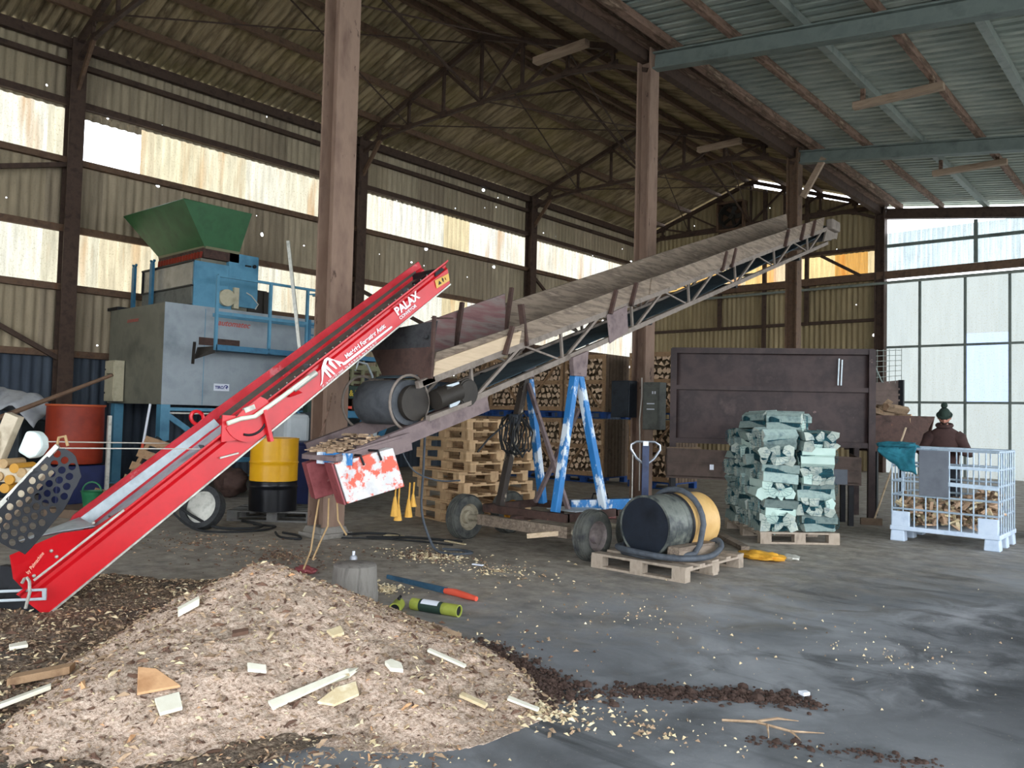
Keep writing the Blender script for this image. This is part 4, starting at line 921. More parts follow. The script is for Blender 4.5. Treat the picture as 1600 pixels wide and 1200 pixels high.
# ------------------------------------------------------------------ pallets
def pallet_parts(root, L=1.2, Wd=.8, mt='pallet_wood', world=False, h=.144, seed=0):
    """a pallet centred on its thing: top boards, stringer boards, blocks, bottom boards"""
    rr = random.Random(seed); kw = dict(world=False)
    for y, w in ((-Wd/2+.07, .14), (-Wd/4+.02, .10), (0, .14), (Wd/4-.02, .10), (Wd/2-.07, .14)):
        m = M(); m.box((rr.uniform(-.006, .006), y, h-.011), (L, w, .022)); m.obj('top_board', mt, root, **kw)
    for x in (-L/2+.07, 0, L/2-.07):
        m = M(); m.box((x, 0, h-.033), (.14, Wd, .022)); m.obj('cross_board', mt, root, **kw)
    for x in (-L/2+.07, 0, L/2-.07):
        for y in (-Wd/2+.05, 0, Wd/2-.05):
            m = M(); m.box((x, y, .061), (.14, .10 if y else .14, .078)); m.obj('block', mt, root, **kw)
    for y in (-Wd/2+.05, 0, Wd/2-.05):
        m = M(); m.box((0, y, .011), (L, .10, .022)); m.obj('bottom_board', mt, root, **kw)
A45 = math.radians(44.2)
# stack of ten pallets beside the long conveyor
pc = V((-8.07, 8.30, 0)); pa = math.radians(-9)
names = ['bottom', 'second', 'third', 'fourth', 'fifth', 'sixth', 'seventh', 'eighth', 'ninth', 'topmost']
p0 = thing('wooden_pallet', 'wooden pallet, topmost of the stack beside the long conveyor', 'pallet', (0, 0, 0), 0, 'pallets stacked beside the long conveyor')
pallet_parts(p0, 1.2, 1.2); pt = tree_of(p0)
rr = random.Random(4)
for i in range(10):
    ang = pa+rr.uniform(-.035, .035); loc = (pc.x+rr.uniform(-.035, .035), pc.y+rr.uniform(-.03, .03), .1445*i)
    if i == 4: loc = (pc.x-.05, pc.y-.06, .1445*i)
    if i == 9: place(p0, loc, (0, 0, ang))
    else: dup(p0, pt, loc, (0, 0, ang), ('wooden pallet, %s of the stack beside the long conveyor' % (names[i] if i in (0,) else names[i]+' from the bottom')))
# pallet under the fallen drum
q0 = thing('wooden_pallet', 'worn low pallet carrying the black and tan drum lying on its side', 'pallet', (-4.20, 7.17, 0), 0)
pallet_parts(q0, 1.06, 1.2, 'pallet_old', seed=2)
q1 = thing('wooden_pallet', 'weathered pallet under the stack of green netted firewood sacks', 'pallet', (-4.36, 10.27, 0), A45)
pallet_parts(q1, 1.0, 1.4, 'pallet_old', seed=3)
q2 = thing('wooden_pallet', 'dark grey low pallet under the yellow and black drum', 'pallet', (-9.78, 6.2, 0), math.radians(42))
pallet_parts(q2, 1.2, .9, 'pallet_grey', seed=5)

# ------------------------------------------------------------------ split logs
def wedge(seed, L, r, blocky=False):
    rr = random.Random(seed); k = rr.choice((4, 4, 5, 6) if blocky else (3, 3, 4, 4, 5))
    if rr.random() < (.2 if blocky else .3):       # round-backed quarter
        a0 = rr.uniform(0, 6.28); P = [(0, 0)]+[(r*1.15*cos(a0+1.7*i/4), r*1.15*sin(a0+1.7*i/4)) for i in range(5)]
        cx, cy = sum(p[0] for p in P)/6, sum(p[1] for p in P)/6; P = [(p[0]-cx, p[1]-cy) for p in P]
    else:
        a0 = rr.uniform(0, 6.28); P = []
        for i in range(k):
            a = a0+2*pi*(i+rr.uniform(-.25, .25))/k; P.append((r*rr.uniform(.8, 1.1)*cos(a), r*rr.uniform(.75, 1.05)*sin(a)))
    m = M(); n = len(P); tw = rr.uniform(-.06, .06)
    vs = [V((x, -L/2, z)) for x, z in P]+[V((x*1.02+tw*z, L/2, z*.98-tw*x)) for x, z in P]
    m.cur = 0; m.add(vs[:n], [tuple(range(n))]); m.add(vs[n:], [tuple(reversed(range(n)))])
    m.cur = 1; m.add(vs, [(i, (i+1) % n, n+(i+1) % n, n+i) for i in range(n)])
    return m
def log_proto(name, seed, L, r, mats, parent=None, world=False):
    return wedge(seed, L, r).obj(name, mats, parent, world=world, bevel=0)

# slatted crates of firewood along the back, two high on blue pallets
def crate(root, L=1.16, D=1.0, H=1.32, diag=1, mt='crate_wood', z0=.15):
    kw = dict(world=False)
    for x in (-L/2+.04, L/2-.04):
        for y in (-D/2+.03, D/2-.03):
            m = M(); m.box((x, y, z0+H/2), (.08, .06, H)); m.obj('post', mt, root, **kw)
    for z in (.06, H*.52, H-.05):
        m = M(); m.box((0, -D/2-.005, z0+z), (L, .025, .10)); m.obj('front_rail', mt, root, **kw)
    m = M(); s = diag
    m.bar((-s*(L/2-.08), -D/2-.02, z0+.1), (s*(L/2-.08), -D/2-.02, z0+H-.1), .022, .11, (0, 1, 0)); m.obj('brace_board', mt, root, **kw)
    for sx_ in (-1, 1):
        m = M()
        for i in range(7): m.box((sx_*(L/2+.008), -D/2+.10+i*(D-.2)/6, z0+H/2), (.02, .11, H)); 
        m.obj('side_slats', 'crate_dark', root, **kw)
    m = M(); m.box((0, 0, z0-.015), (L, D, .03)); 
    for x in (-L/2+.07, 0, L/2-.07):
        for y in (-D/2+.06, D/2-.06): m.box((x, y, .06), (.14, .12, .12))
    m.box((0, -D/2+.06, .01), (L, .1, .02)); m.obj('base_pallet', 'pallet_blue', root, **kw)
    m = M(); m.box((0, .08, z0+H/2-.02), (L-.1, D-.24, H-.06)); m.obj('log_core', 'log_side', root, **kw)
YC = 14.93+.5
lp = [log_proto('split_log', 100+i, .33, .078, ['log_end', 'log_side']) for i in range(14)]
LG, LLAB = 'split logs in the slatted crates', 'split log end showing in a slatted firewood crate at the back'
for o in lp: tag(o, LLAB, 'log', LG)
cols_ = [-11.05, -12.27, -13.49, -14.71, -9.22]
cn = ['second from the right', 'third from the right', 'fourth from the right', 'leftmost', 'rightmost']
nlog = 0; rest = M()
first = {}
for ci, xc in enumerate(cols_):
    for lv in (0, 1):
        z = 1.49*lv; dg_ = (1 if (ci+lv) % 2 == 0 else -1)
        if ci == 1 and lv == 0: dg_ = -1
        lab = '%s slatted crate of split firewood, %s' % ('upper' if lv else 'lower', cn[ci]+(' in the row' if ci in (0, 1, 2) else ' in the back row'))
        if dg_ not in first:
            c = thing('firewood_crate', lab, 'crate', (xc, YC, z), 0, 'slatted firewood crates along the back'); crate(c, diag=dg_); first[dg_] = (c, tree_of(c))
        else:
            c = dup(first[dg_][0], first[dg_][1], (xc, YC, z), (0, 0, 0), lab)
        near = (ci, lv) in ((0, 0), (0, 1), (4, 0), (4, 1))
        # rows of log ends, packed tightly
        r0 = .078; nx, nz = 8, 9
        for i in range(nx):
            for j in range(nz):
                x = xc-.46+.92*(i+.5*(j % 2)-.25)/(nx-1)+R(-.012, .012); zz = z+.15+.09+j*.138+R(-.01, .01)
                y = YC-.32+R(-.035, .01)
                if near and nlog < 290:
                    if nlog < len(lp): o = lp[nlog]
                    else: o = lp[nlog % len(lp)].copy(); COL.objects.link(o)
                    place(o, (x, y, zz), (R(-.03, .03), R(0, 6.28), R(-.05, .05))); o.scale = (R(.85, 1.1), 1, R(.85, 1.1)); nlog += 1
                else:
                    w = wedge(random.randrange(40), .33, .078); a = R(0, 6.28); rot = Matrix.Rotation(a, 3, 'Y')
                    off = len(rest.v); rest.v += [rot @ p+V((x, y, zz)) for p in w.v]; rest.f += [tuple(k+off for k in f) for f in w.f]; rest.mi += w.mi
tag(rest.obj('split_logs', ['log_end', 'log_side'], kind='stuff'), 'split firewood filling the slatted crates farther along the back', 'firewood')

# ------------------------------------------------------------------ pallet of green-netted firewood sacks
def sack_proto(seed):
    c = thing('firewood_sack', 'x', 'sack', (0, 0, 0), 0, 'green netted firewood sacks')
    rr = random.Random(seed); n = 0
    for j, (zz, k) in enumerate(((.052, 4), (.158, 3))):
        for i in range(k):
            o = wedge(rr.randrange(999), .45+rr.uniform(-.06, .02), rr.uniform(.075, .10), True).obj('split_log', ['net_log_end', 'net_log_side'] if rr.random() > .16 else ['net_log_pale', 'net_log_pale'], c, world=False)
            o.location = (-.155+.31*i/(k-1)+rr.uniform(-.02, .02), rr.uniform(-.015, .015), zz+rr.uniform(-.015, .012)); o.rotation_euler = (rr.uniform(-.10, .10), rr.uniform(0, 6.28), rr.uniform(-.2, .2)); n += 1
    m = M(); m.box((0, 0, .105), (.40, .40, .17)); m.obj('gap_shade_core', 'gap_shade_teal', c, world=False, bevel=.04)  # dark net-coloured box, painted in for the shaded gaps between the logs
    m = M(); a, b, h = .235, .262, .125
    def sp(t, y):            # rounded cross-section of the net at length y
        f = (1-abs(y/b)**4*.25); cx_, cz_ = cos(t), sin(t)
        e = (abs(cx_)**3+abs(cz_)**3)**(-1/3)
        return V((a*f*cx_*e*.88, y, .11+h*f*cz_*e*.92))
    for k in range(8): 
        y = -b+2*b*k/7; m.tube([sp(2*pi*i/16, y) for i in range(16)], .0018, 3, True)
    for i in range(18): m.tube([sp(2*pi*i/18, -b+2*b*k/5) for k in range(6)], .0018, 3)
    for sg in (-1, 1):
        for i in range(7):
            t = pi*i/7; m.tube([sp(t, sg*b), sp(t+pi, sg*b)], .0018, 3)
    m.obj('net', 'net_teal', c, world=False)
    return c, tree_of(c)
protos = [sack_proto(11+i) for i in range(9)]; used = set()
ax_, ay_ = V((cos(A45), sin(A45), 0)), V((-sin(A45), cos(A45), 0))
lay = ['bottom layer', 'second layer', 'third layer', 'fourth layer', 'fifth layer', 'top layer']
rr = random.Random(9); cnt = 0
for L_ in range(6):
    for i in range(3):
        for j in range(2):
            px = (-.25+.5*j); py = (-.44+.49*i)
            if j == 1 and i >= 1 and L_ < 5: continue
            p = V((-4.36, 10.27, .146+.207*L_))+ax_*(px+rr.uniform(-.03, .02))+ay_*(py+rr.uniform(-.03, .03))
            side_on = (L_+i+j) % 2
            ang = A45+(pi/2 if side_on else 0)+rr.uniform(-.16, .16)
            corner = 'near corner' if (i, j) == (0, 0) else ('right corner' if (i, j) == (0, 1) else ('left corner' if (i, j) == (2, 0) else ('middle of the left side' if (i, j) == (1, 0) else ('middle of the back' if i == 1 else 'far back corner'))))
            lab = 'green netted firewood sack in the %s of the stack, %s' % (lay[L_], corner)
            k = cnt % 9; cnt += 1
            if k not in used:
                used.add(k); c = protos[k][0]; c['label'] = lab; place(c, p, (0, 0, ang))
            else: dup(protos[k][0], protos[k][1], p, (0, 0, ang), lab)
for p, a, lab in (((-4.62, 10.35, 1.40), .5, 'green netted firewood sack lying on top of the stack, at its left'), ((-4.22, 10.12, 1.395), 1.1, 'green netted firewood sack lying on top of the stack, in front'), ((-4.45, 10.72, 1.395), 2.0, 'green netted firewood sack lying on top of the stack, at its back')):
    dup(protos[1][0], protos[1][1], p, (R(-.05, .05), R(-.05, .05), A45+a), lab)

# ------------------------------------------------------------------ drums
def ribbed(m, r, h, z0, z1, o, ax, n=48):
    pr = [(r*.97, z0), (r*1.0, z0+.004)]
    k = 30
    for i in range(k+1):
        z = z0+.01+(z1-z0-.02)*i/k; q = (z/h); b = 0
        for c in (1/3, 2/3): b = max(b, 1-abs(q-c)*h/.018)
        pr.append((r+.012*max(0, b), z))
    pr += [(r, z1-.004), (r*.97, z1)]
    m.lathe(pr, o, ax, n)
d = thing('oil_drum', 'yellow and black oil drum standing on a dark low pallet', 'drum', (-9.60, 5.95, .146))
m = M(); r, h = .315, .97; ribbed(m, r, h, .40, h, (-9.60, 5.95, .146), (0, 0, 1)); m.lathe([(r+.008, h-.012), (r+.008, h+.006), (r-.015, h+.006), (r-.015, h-.012)], (-9.6, 5.95, .146), (0, 0, 1), 48, True); m.obj('upper_shell', 'drum_yellow', d, smooth=True)
m = M(); ribbed(m, r, h, 0, .40, (-9.60, 5.95, .146), (0, 0, 1)); m.obj('lower_shell', 'drum_black', d, smooth=True)
m = M(); m.cyl((-9.70, 5.9, 1.10), (-9.70, 5.9, 1.155), .05, .035, 16); m.obj('bung', 'drum_yellow', d)
ang = math.radians(-5); ax = V((-sin(ang), cos(ang), 0)); o = V((-4.20, 6.72, .146+.305)); r, h = .295, .88
d = thing('oil_drum', 'black and tan oil drum lying on its side on the worn pallet', 'drum', (-4.2, 7.17, .146))
m = M(); ribbed(m, r, h, 0, .40, o, ax); m.lathe([(r+.008, -.006), (r+.008, .014), (r-.012, .014), (r-.012, -.006)], o, ax, 48, True); m.obj('front_shell', 'drum_grey', d, smooth=True)
m = M(); m.lathe([(.01, -.004), (r-.014, -.004), (r-.014, .004), (.01, .004)], o, ax, 48); m.obj('drum_lid', 'drum_lid', d)
m = M(); ribbed(m, r, h, .40, h, o, ax); m.obj('rear_shell', 'drum_tan', d, smooth=True)
m = M(); m.lathe([(r+.004, .385), (r+.016, .39), (r+.016, .41), (r+.004, .415)], o, ax, 48, True); m.obj('hoop', 'black_metal', d, smooth=True)
sx = V((ax.y, -ax.x, 0))
t = thing('timber_chock', 'grey square timber wedged against the right side of the lying drum', 'timber', (-3.86, 7.1, .146))
m = M(); m.box(o+sx*.30+ax*.36+V((0, 0, -.235)), (.14, .62, .14), rotz(ang)); m.obj('beam', 'board_grey', t, bevel=.006)
t = thing('timber_chock', 'grey square timber wedged against the left side of the lying drum', 'timber', (-4.5, 7.1, .146))
m = M(); m.box(o-sx*.30+ax*.40+V((0, 0, -.235)), (.12, .5, .14), rotz(ang)); m.obj('beam', 'board_grey', t, bevel=.006)
hs = thing('rubber_hose', 'thick grey rubber hose looped over the lying drum and along the pallet', 'hose', (-4.2, 6.7, .146))
P = []
for i in range(13):
    a = pi*(.99-.97*i/12); P.append(o+ax*.50+sx*((r+.045)*cos(a))+V((0, 0, (r+.045)*sin(a))))
P += [o+ax*.42+sx*.355+V((0, 0, -.16)), o+ax*.25+sx*.40+V((0, 0, -.24)), o+ax*.02+sx*.30+V((0, 0, -.265)), o-ax*.10+sx*.05+V((0, 0, -.268)), o-ax*.06-sx*.22+V((0, 0, -.268)), o+ax*.10-sx*.36+V((0, 0, -.25)), o+ax*.3-sx*.40+V((0, 0, -.2))]
m = M(); m.tube(P, .03, 10); m.obj('hose_loop', 'hose', hs, smooth=True)
P = [o+ax*.16-sx*.40+V((0, 0, -.25)), o-ax*.08-sx*.27+V((0, 0, -.23)), o-ax*.16+sx*.0+V((0, 0, -.23)), o-ax*.07+sx*.32+V((0, 0, -.25)), o+ax*.15+sx*.46+V((0, 0, -.262)), o+ax*.45+sx*.47+V((0, 0, -.262)), o+ax*.66+sx*.44+V((0, 0, -.2)), o+ax*.72+sx*.36+V((0, 0, -.15)), o+ax*.70+sx*.28+V((0, 0, -.2))]
def smooth_path(P, k=4):
    out = []
    for i in range(len(P)-1):
        p0, p1, p2, p3 = P[max(0, i-1)], P[i], P[i+1], P[min(len(P)-1, i+2)]
        for j in range(k):
            t_ = j/k; out.append(.5*((2*p1)+(p2-p0)*t_+(2*p0-5*p1+4*p2-p3)*t_*t_+(3*p1-p0-3*p2+p3)*t_**3))
    return out+[P[-1]]
m = M(); m.tube(smooth_path([V(p) for p in P]), .03, 10); m.obj('hose_end', 'hose', hs, smooth=True)
# hand pallet truck behind the drum
pt_ = thing('pallet_truck', 'dark blue hand pallet truck with a grey loop handle behind the lying drum', 'pallet truck', (-4.83, 7.75, 0))
hx = V((-4.81, 7.68, 0)); u = V((.747, .664, 0))
m = M(); m.bar(hx+V((0, 0, .30)), hx+V((0, 0, 1.20)), .045, .075, u); m.obj('handle_shaft', 'truck_blue', pt_)
m = M(); m.tube([hx+V((0, 0, .98)), hx-u*.10+V((0, 0, 1.06)), hx-u*.165+V((0, 0, 1.16)), hx-u*.16+V((0, 0, 1.21)), hx-u*.10+V((0, 0, 1.245)), hx+u*.10+V((0, 0, 1.245)), hx+u*.16+V((0, 0, 1.21)), hx+u*.165+V((0, 0, 1.16)), hx+u*.10+V((0, 0, 1.06)), hx+V((0, 0, .98))], .014, 8); m.bar(hx+V((0, 0, 1.2)), hx+V((0, 0, 1.25)), .03, .06, u); m.obj('loop_handle', 'chrome', pt_, smooth=True)
m = M(); m.box(hx+V((0, .02, .34)), (.26, .2, .18), rotz(.73)); m.cyl(hx+V((.0, .05, .2)), hx+V((0, .05, .5)), .06); m.obj('hydraulic_pump', 'truck_blue', pt_, bevel=.02)
for sg in (-.07, .07):
    m = M(); m.lathe([(.02, -.025), (.10, -.025), (.10, .025), (.02, .025)], hx+V((0, .1, .1))+u*sg, u, 24); m.obj('steer_wheel', 'black_rubber', pt_, smooth=True)
for dy in (-.14, .14):
    m = M(); m.box((hx.x+.62*.0+dy, hx.y+.62, .08), (.15, 1.0, .05)); m.obj('fork', 'truck_blue', pt_)
b = thing('plastic_sack', 'crumpled orange plastic sack on the floor right of the lying drum', 'sack', (-3.72, 8.35, 0))
m = M()
def bag(p, q):
    n_ = noise.noise(p*2.3)*.35+noise.noise(p*6)*.18; return V((q.x*(1+n_), q.y*(1+n_), max(q.z*(1+1.4*n_), -.03)))
m.ball((-3.75, 8.36, .035), (.26, .13, .05), 28, 14, bag); m.obj('film', 'orange_sack', b, smooth=60)
m = M(); m.ball((-3.52, 8.55, .03), (.12, .09, .035), 20, 10, bag); m.obj('torn_end', 'zinc', b, smooth=60)
p = thing('plank', 'grey plank on the floor behind the orange sack', 'plank', (-4.6, 9.2, 0)); m = M(); m.box((-4.55, 9.22, .03), (.10, 1.3, .05), rotz(.75)); m.obj('board', 'board_grey', p)

# ------------------------------------------------------------------ caged tote full of kindling
ic = thing('caged_tote', 'blue-white caged tote on a plastic pallet, part filled with kindling', 'cage', (-2.6, 11.7, 0))
X0, X1, YA, YB_ = -3.2, -1.99, 11.12, 12.10
m = M(); m.box(((X0+X1)/2, (YA+YB_)/2, .17), (X1-X0+.04, YB_-YA+.04, .06)); m.obj('pallet_deck', 'ibc_white', ic, bevel=.01)
for x in (X0+.07, X1-.07):
    for y in (YA+.06, (YA+YB_)/2, YB_-.06):
        m = M(); m.box((x, y, .07), (.18, .15, .14), taper=.9); m.obj('pallet_foot', 'ibc_white', ic, bevel=.015)
for x, y in ((X0+.11, YA-.005), (X1-.11, YA-.005)):
    m = M(); m.box((x, y, .29), (.22, .03, .20)); m.obj('corner_panel', 'ibc_white', ic, bevel=.01)
m = M()
def ring(z, r=.013):
    m.tube([(X0, YA, z), (X1, YA, z), (X1, YB_, z), (X0, YB_, z)], r, 6, True)
for z in (.42, .60, .78, .98, 1.2): ring(z, .015 if z < 1.1 else .018)
nx = 9
for i in range(nx+1):
    x = X0+(X1-X0)*i/nx
    for y in (YA, YB_): m.tube([(x, y, .18), (x, y, 1.2)], .010, 6)
for i in range(1, 7):
    y = YA+(YB_-YA)*i/7
    for x in (X0, X1): m.tube([(x, y, .18), (x, y, 1.2)], .010, 6)
m.obj('cage_bars', 'ibc_bar', ic, smooth=True)
m = M(); m.box((-2.70, YA-.025, .90), (.34, .012, .58)); m.obj('grey_plate', 'plate_grey', ic, bevel=.004)
m = M(); m.bar((X0+.6, YA-.02, .78), (X1+.0, YA-.02, .76), .02, .05); m.bar((X0+.55, YA-.02, .99), (X1, YA-.02, .985), .015, .04); m.obj('cross_band', 'ibc_bar', ic)
m = M(); rr = random.Random(3)
for i in range(420):
    x, y = rr.uniform(X0+.06, X1-.06), rr.uniform(YA+.05, YB_-.05); z = .22+rr.random()**.8*(.36+.08*sin(x*5))
    q = Quaternion((rr.gauss(0, 1), rr.gauss(0, .35), rr.gauss(0, .35), rr.gauss(0, 1.2))).normalized().to_matrix()
    m.cur = rr.choice((0, 0, 1, 2)); m.box((x, y, z), (rr.uniform(.07, .2), rr.uniform(.02, .05), rr.uniform(.012, .035)), q)
kd = tag(m.obj('kindling', ['split_face', 'chip_pale', 'log_side'], kind='stuff'), 'short split kindling filling the bottom of the caged tote', 'kindling')
n_ = thing('net_bundle', 'bundle of teal netting draped over the left corner of the caged tote', 'net', (X0, YA, 1.2))
m = M()
def drape(i, j):
    a = i*1.0; x = X0-.16+.46*a; z = 1.24-.0*a-j*(.10+.42*a*(1-.35*a)); y = YA-.03-.05*sin(j*pi)+.02*sin(a*9+j*5)
    return V((x, y+.02*noise.noise(V((a*6, j*6, 0))), z+.03*noise.noise(V((a*4, j*4, 7)))))
m.grid(18, 14, drape); m.obj('front_fall', 'net_cloth', n_, smooth=60, solid=.012)
m = M(); m.ball((X0+.05, YA+.05, 1.235), (.26, .16, .05), 24, 12, lambda p, q: q*(1+.35*noise.noise(p*3))); m.obj('folds', 'net_cloth', n_, smooth=60)
# broom leaning beside the cage
bm_ = thing('broom', 'wooden handled broom leaning against the right post of the brown skip', 'broom', (-3.9, 12.5, 0))
m = M(); m.tube([(-3.87, 12.56, .05), (-3.50, 12.83, 1.47)], .014, 8); m.obj('handle', 'board_pale', bm_)
m = M(); m.box((-3.9, 12.54, .05), (.3, .07, .1), rotz(.5)); m.obj('brush_head', 'crate_dark', bm_)

# ------------------------------------------------------------------ brown tipping skip, tray and bin of the firewood chute
sk = thing('tipping_skip', 'large dark brown steel skip raised on posts behind the netted firewood', 'skip', (-5.2, 12.3, 0))
SA, SB = V((-6.62, 11.38, 0)), V((-4.03, 12.93, 0)); su = (SB-SA).normalized(); sn_ = V((-su.y, su.x, 0))
def sb(t, z, dpt=0.): return SA.lerp(SB, t)+V((0, 0, z))+sn_*dpt
m = M()
prof = [(1.16, .0), (1.22, .02), (2.0, .03), (2.06, .05), (2.55, .02), (2.62, .0)]
m.grid(24, 22, lambda i, j: sb(i, 1.16+1.46*j+(.02*sin(i*7) if j > .99 else 0), .02+.03*noise.noise(V((i*4, j*3, 1)))+.0)); m.obj('front_sheet', 'skip_brown', sk, smooth=60, solid=.01)
m = M(); m.prism([sb(0, 1.16, .9), sb(1, 1.16, .9), sb(1, 2.3, 1.0), sb(0, 2.3, 1.0)], sn_*.02); m.prism([sb(0, 1.16), sb(1, 1.16), sb(1, 1.16, .9), sb(0, 1.16, .9)], (0, 0, .02)); m.obj('back_sheet', 'skip_brown', sk)
for t_ in (0, 1):
    m = M(); m.prism([sb(t_, 1.16, 0), sb(t_, 1.16, .9), sb(t_, 2.3, 1.0), sb(t_, 2.6, .0)], su*.015); m.obj('end_sheet', 'skip_brown', sk)
m = M()
for z, w in ((2.63, .09), (2.03, .07), (1.17, .08)): m.bar(sb(-.01, z, -.02), sb(1.01, z, -.02), .06, w)
m.obj('rim_bars', 'maroon' if False else 'skip_brown', sk)
for t_, z0 in ((0., 0), (1., 0)):
    m = M(); m.bar(sb(t_, z0, -.02), sb(t_, 2.66, -.02), .10, .10, su); m.obj('post', 'skip_brown', sk)
for t_ in (0., 1.):
    m = M(); m.bar(sb(t_, 0, .95), sb(t_, 2.3, .95), .08, .08, su); m.obj('post', 'skip_brown', sk)
m = M(); m.bar(sb(.835, 2.10, -.035), sb(.84, 2.52, -.035), .012, .02); m.bar(sb(.85, 2.10, -.035), sb(.855, 2.5, -.035), .012, .02); m.obj('strap_rods', 'galv', sk)
ty = thing('sorting_tray', 'brown steel sorting tray of firewood behind the netted sacks', 'tray', (-5.1, 11.3, 0))
TA, TB = V((-6.28, 10.62, 0)), V((-3.93, 12.14, 0)); tu = (TB-TA).normalized(); tn = V((-tu.y, tu.x, 0))
def tb(t, z, dp=0.): return TA.lerp(TB, t)+V((0, 0, z))+tn*dp
m = M(); m.prism([tb(0, .62), tb(1, .60), tb(1, 1.0), tb(0, 1.06)], tn*.015); m.bar(tb(0, .86, -.01), tb(1, .84, -.01), .03, .03); m.bar(tb(0, 1.06, -.01), tb(1, 1.0, -.01), .03, .03); m.obj('front_sheet', 'chute_brown', ty)
m = M(); m.prism([tb(0, .64), tb(1, .62), tb(1, .7, .62), tb(0, .7, .62)], (0, 0, .02)); m.prism([tb(0, .64), tb(0, 1.06), tb(0, 1.1, .62), tb(0, .7, .62)], tu*.015); m.prism([tb(1, .60), tb(1, 1.0), tb(1, 1.05, .62), tb(1, .66, .62)], tu*.015); m.obj('tray_bed', 'chute_brown', ty)
for t_ in (.04, .5, .96):
    m = M(); m.bar(tb(t_, 0, .08), tb(t_, .64, .08), .07, .07, tu); m.bar(tb(t_, 0, .54), tb(t_, .68, .54), .07, .07, tu); m.obj('leg_frame', 'black_metal', ty)
m = M(); m.box(tb(.24, .80, -.02), (.06, .006, .08), rotz(.57)); m.obj('paper_tag', 'label_white', ty)
m = M(); m.box(tb(.88, .72, -.02), (.30, .02, .22), rotz(.57)); m.obj('patch_plate', 'plate_grey', ty)
sl = [wedge(300+i, .34, .07).obj('loose_log', ['split_face', 'log_side']) for i in range(6)]
rr = random.Random(21); k = 0
def loose(p, rot, group, lab):
    global k
    if k < len(sl): o = sl[k]
    else: o = sl[k % len(sl)].copy(); COL.objects.link(o)
    k += 1; place(o, p, rot); tag(o, lab, 'log', group); return o
for i in range(26):
    t_ = rr.uniform(.03, .97); dp = rr.uniform(.12, .5); lay_ = i % 3
    p = tb(t_, .74+.11*lay_+(.05 if t_ < .35 else 0), dp)
    loose(p, (rr.uniform(-.2, .2), rr.uniform(0, 6), rr.uniform(0, 3)), 'loose split logs on the sorting tray', 'loose split log lying on the brown sorting tray')
# bin heaped with logs, seen past the right post, with a ribbed back and mesh above
bn = thing('log_bin', 'brown steel bin heaped with logs between the skip and the glazing', 'bin', (-3.95, 14.2, 0))
m = M(); A0, A1 = V((-4.25, 13.85, 0)), V((-3.62, 14.46, 0)); bn_n = V((-.70, .72, 0))
m.prism([A0+V((0, 0, 1.05)), A1+V((.0, 0, 1.05)), A1+V((.02, .02, 1.45)), A1+V((.10, .08, 1.66)), A0+V((0, 0, 1.66))], bn_n*.015); m.obj('front_sheet', 'rusty_plate', bn)
m = M(); m.prism([A1+V((.0, 0, 1.05)), A1+bn_n*.8+V((0, 0, 1.05)), A1+bn_n*.8+V((.1, .08, 1.66)), A1+V((.10, .08, 1.66))], V((-.012, -.01, 0))); m.prism([A0+V((0, 0, 1.05)), A1+V((0, 0, 1.05)), A1+bn_n*.8+V((0, 0, 1.05)), A0+bn_n*.8+V((0, 0, 1.05))], (0, 0, .02)); m.obj('bin_floor', 'rusty_plate', bn)
m = M(); B0, B1 = A0+bn_n*.8, A1+bn_n*.8
m.prism([B0+V((-.1, -.1, 1.05)), B1+V((0, 0, 1.05)), B1+V((0, 0, 2.30)), B0+V((-.1, -.1, 2.18))], bn_n*.02)
for i in range(9): m.bar(B0+V((-.1, -.1, 1.3+.1*i))-bn_n*.01, B1+V((0, 0, 1.34+.1*i))-bn_n*.01, .02, .035)
m.obj('ribbed_back', 'chute_brown', bn)
for q in (A0, A1, B0, B1):
    m = M(); m.bar(q, q+V((0, 0, 1.06 if q in (A0, A1) else 2.3)), .08, .08); m.obj('leg_frame', 'black_metal', bn)
m = M()
for i in range(9): m.tube([B0.lerp(B1, i/8)+V((0, 0, 2.24)), B0.lerp(B1, i/8)+V((0, 0, 2.80+.06*i/8))], .006, 4)
for i in range(6): m.tube([B0+V((-.1, -.1, 2.28+.1*i)), B1+V((0, 0, 2.38+.09*i))], .006, 4)
m.tube([B0.lerp(B1, .3)+V((0, 0, 2.82)), B0.lerp(B1, .6)+V((0, 0, 2.25))], .014, 5); m.obj('mesh_top', 'grey_steel', bn)
for i in range(22):
    t_ = rr.uniform(.05, .85); p = A0.lerp(A1, t_)+bn_n*rr.uniform(.12, .62)+V((0, 0, 1.2+.10*(i % 7)-(.12*abs(t_-.3) if i % 7 > 4 else 0)))
    o = loose(p, (rr.uniform(-.6, .6), rr.uniform(0, 6), rr.uniform(0, 3)), 'logs heaped in the brown bin', 'split log heaped in the brown bin'); o.scale = (1.25, 1.2, 1.25)
# second slatted crate of logs at the right edge of the picture
c = dup(first[1][0], first[1][1], (-1.25, 13.1, 0), (0, 0, -.25), 'slatted crate of red-brown logs behind the caged tote at the right edge'); c.scale = (.9, .9, .62)
for i in range(12):
    loose((-1.62+.075*(i % 6)*1.6, 12.95+.1*(i % 3), .98+.09*(i//6)), (rr.uniform(-.2, .2), rr.uniform(0, 6), rr.uniform(-.5, .5)), 'logs on the right edge crate', 'split log on top of the crate behind the caged tote')
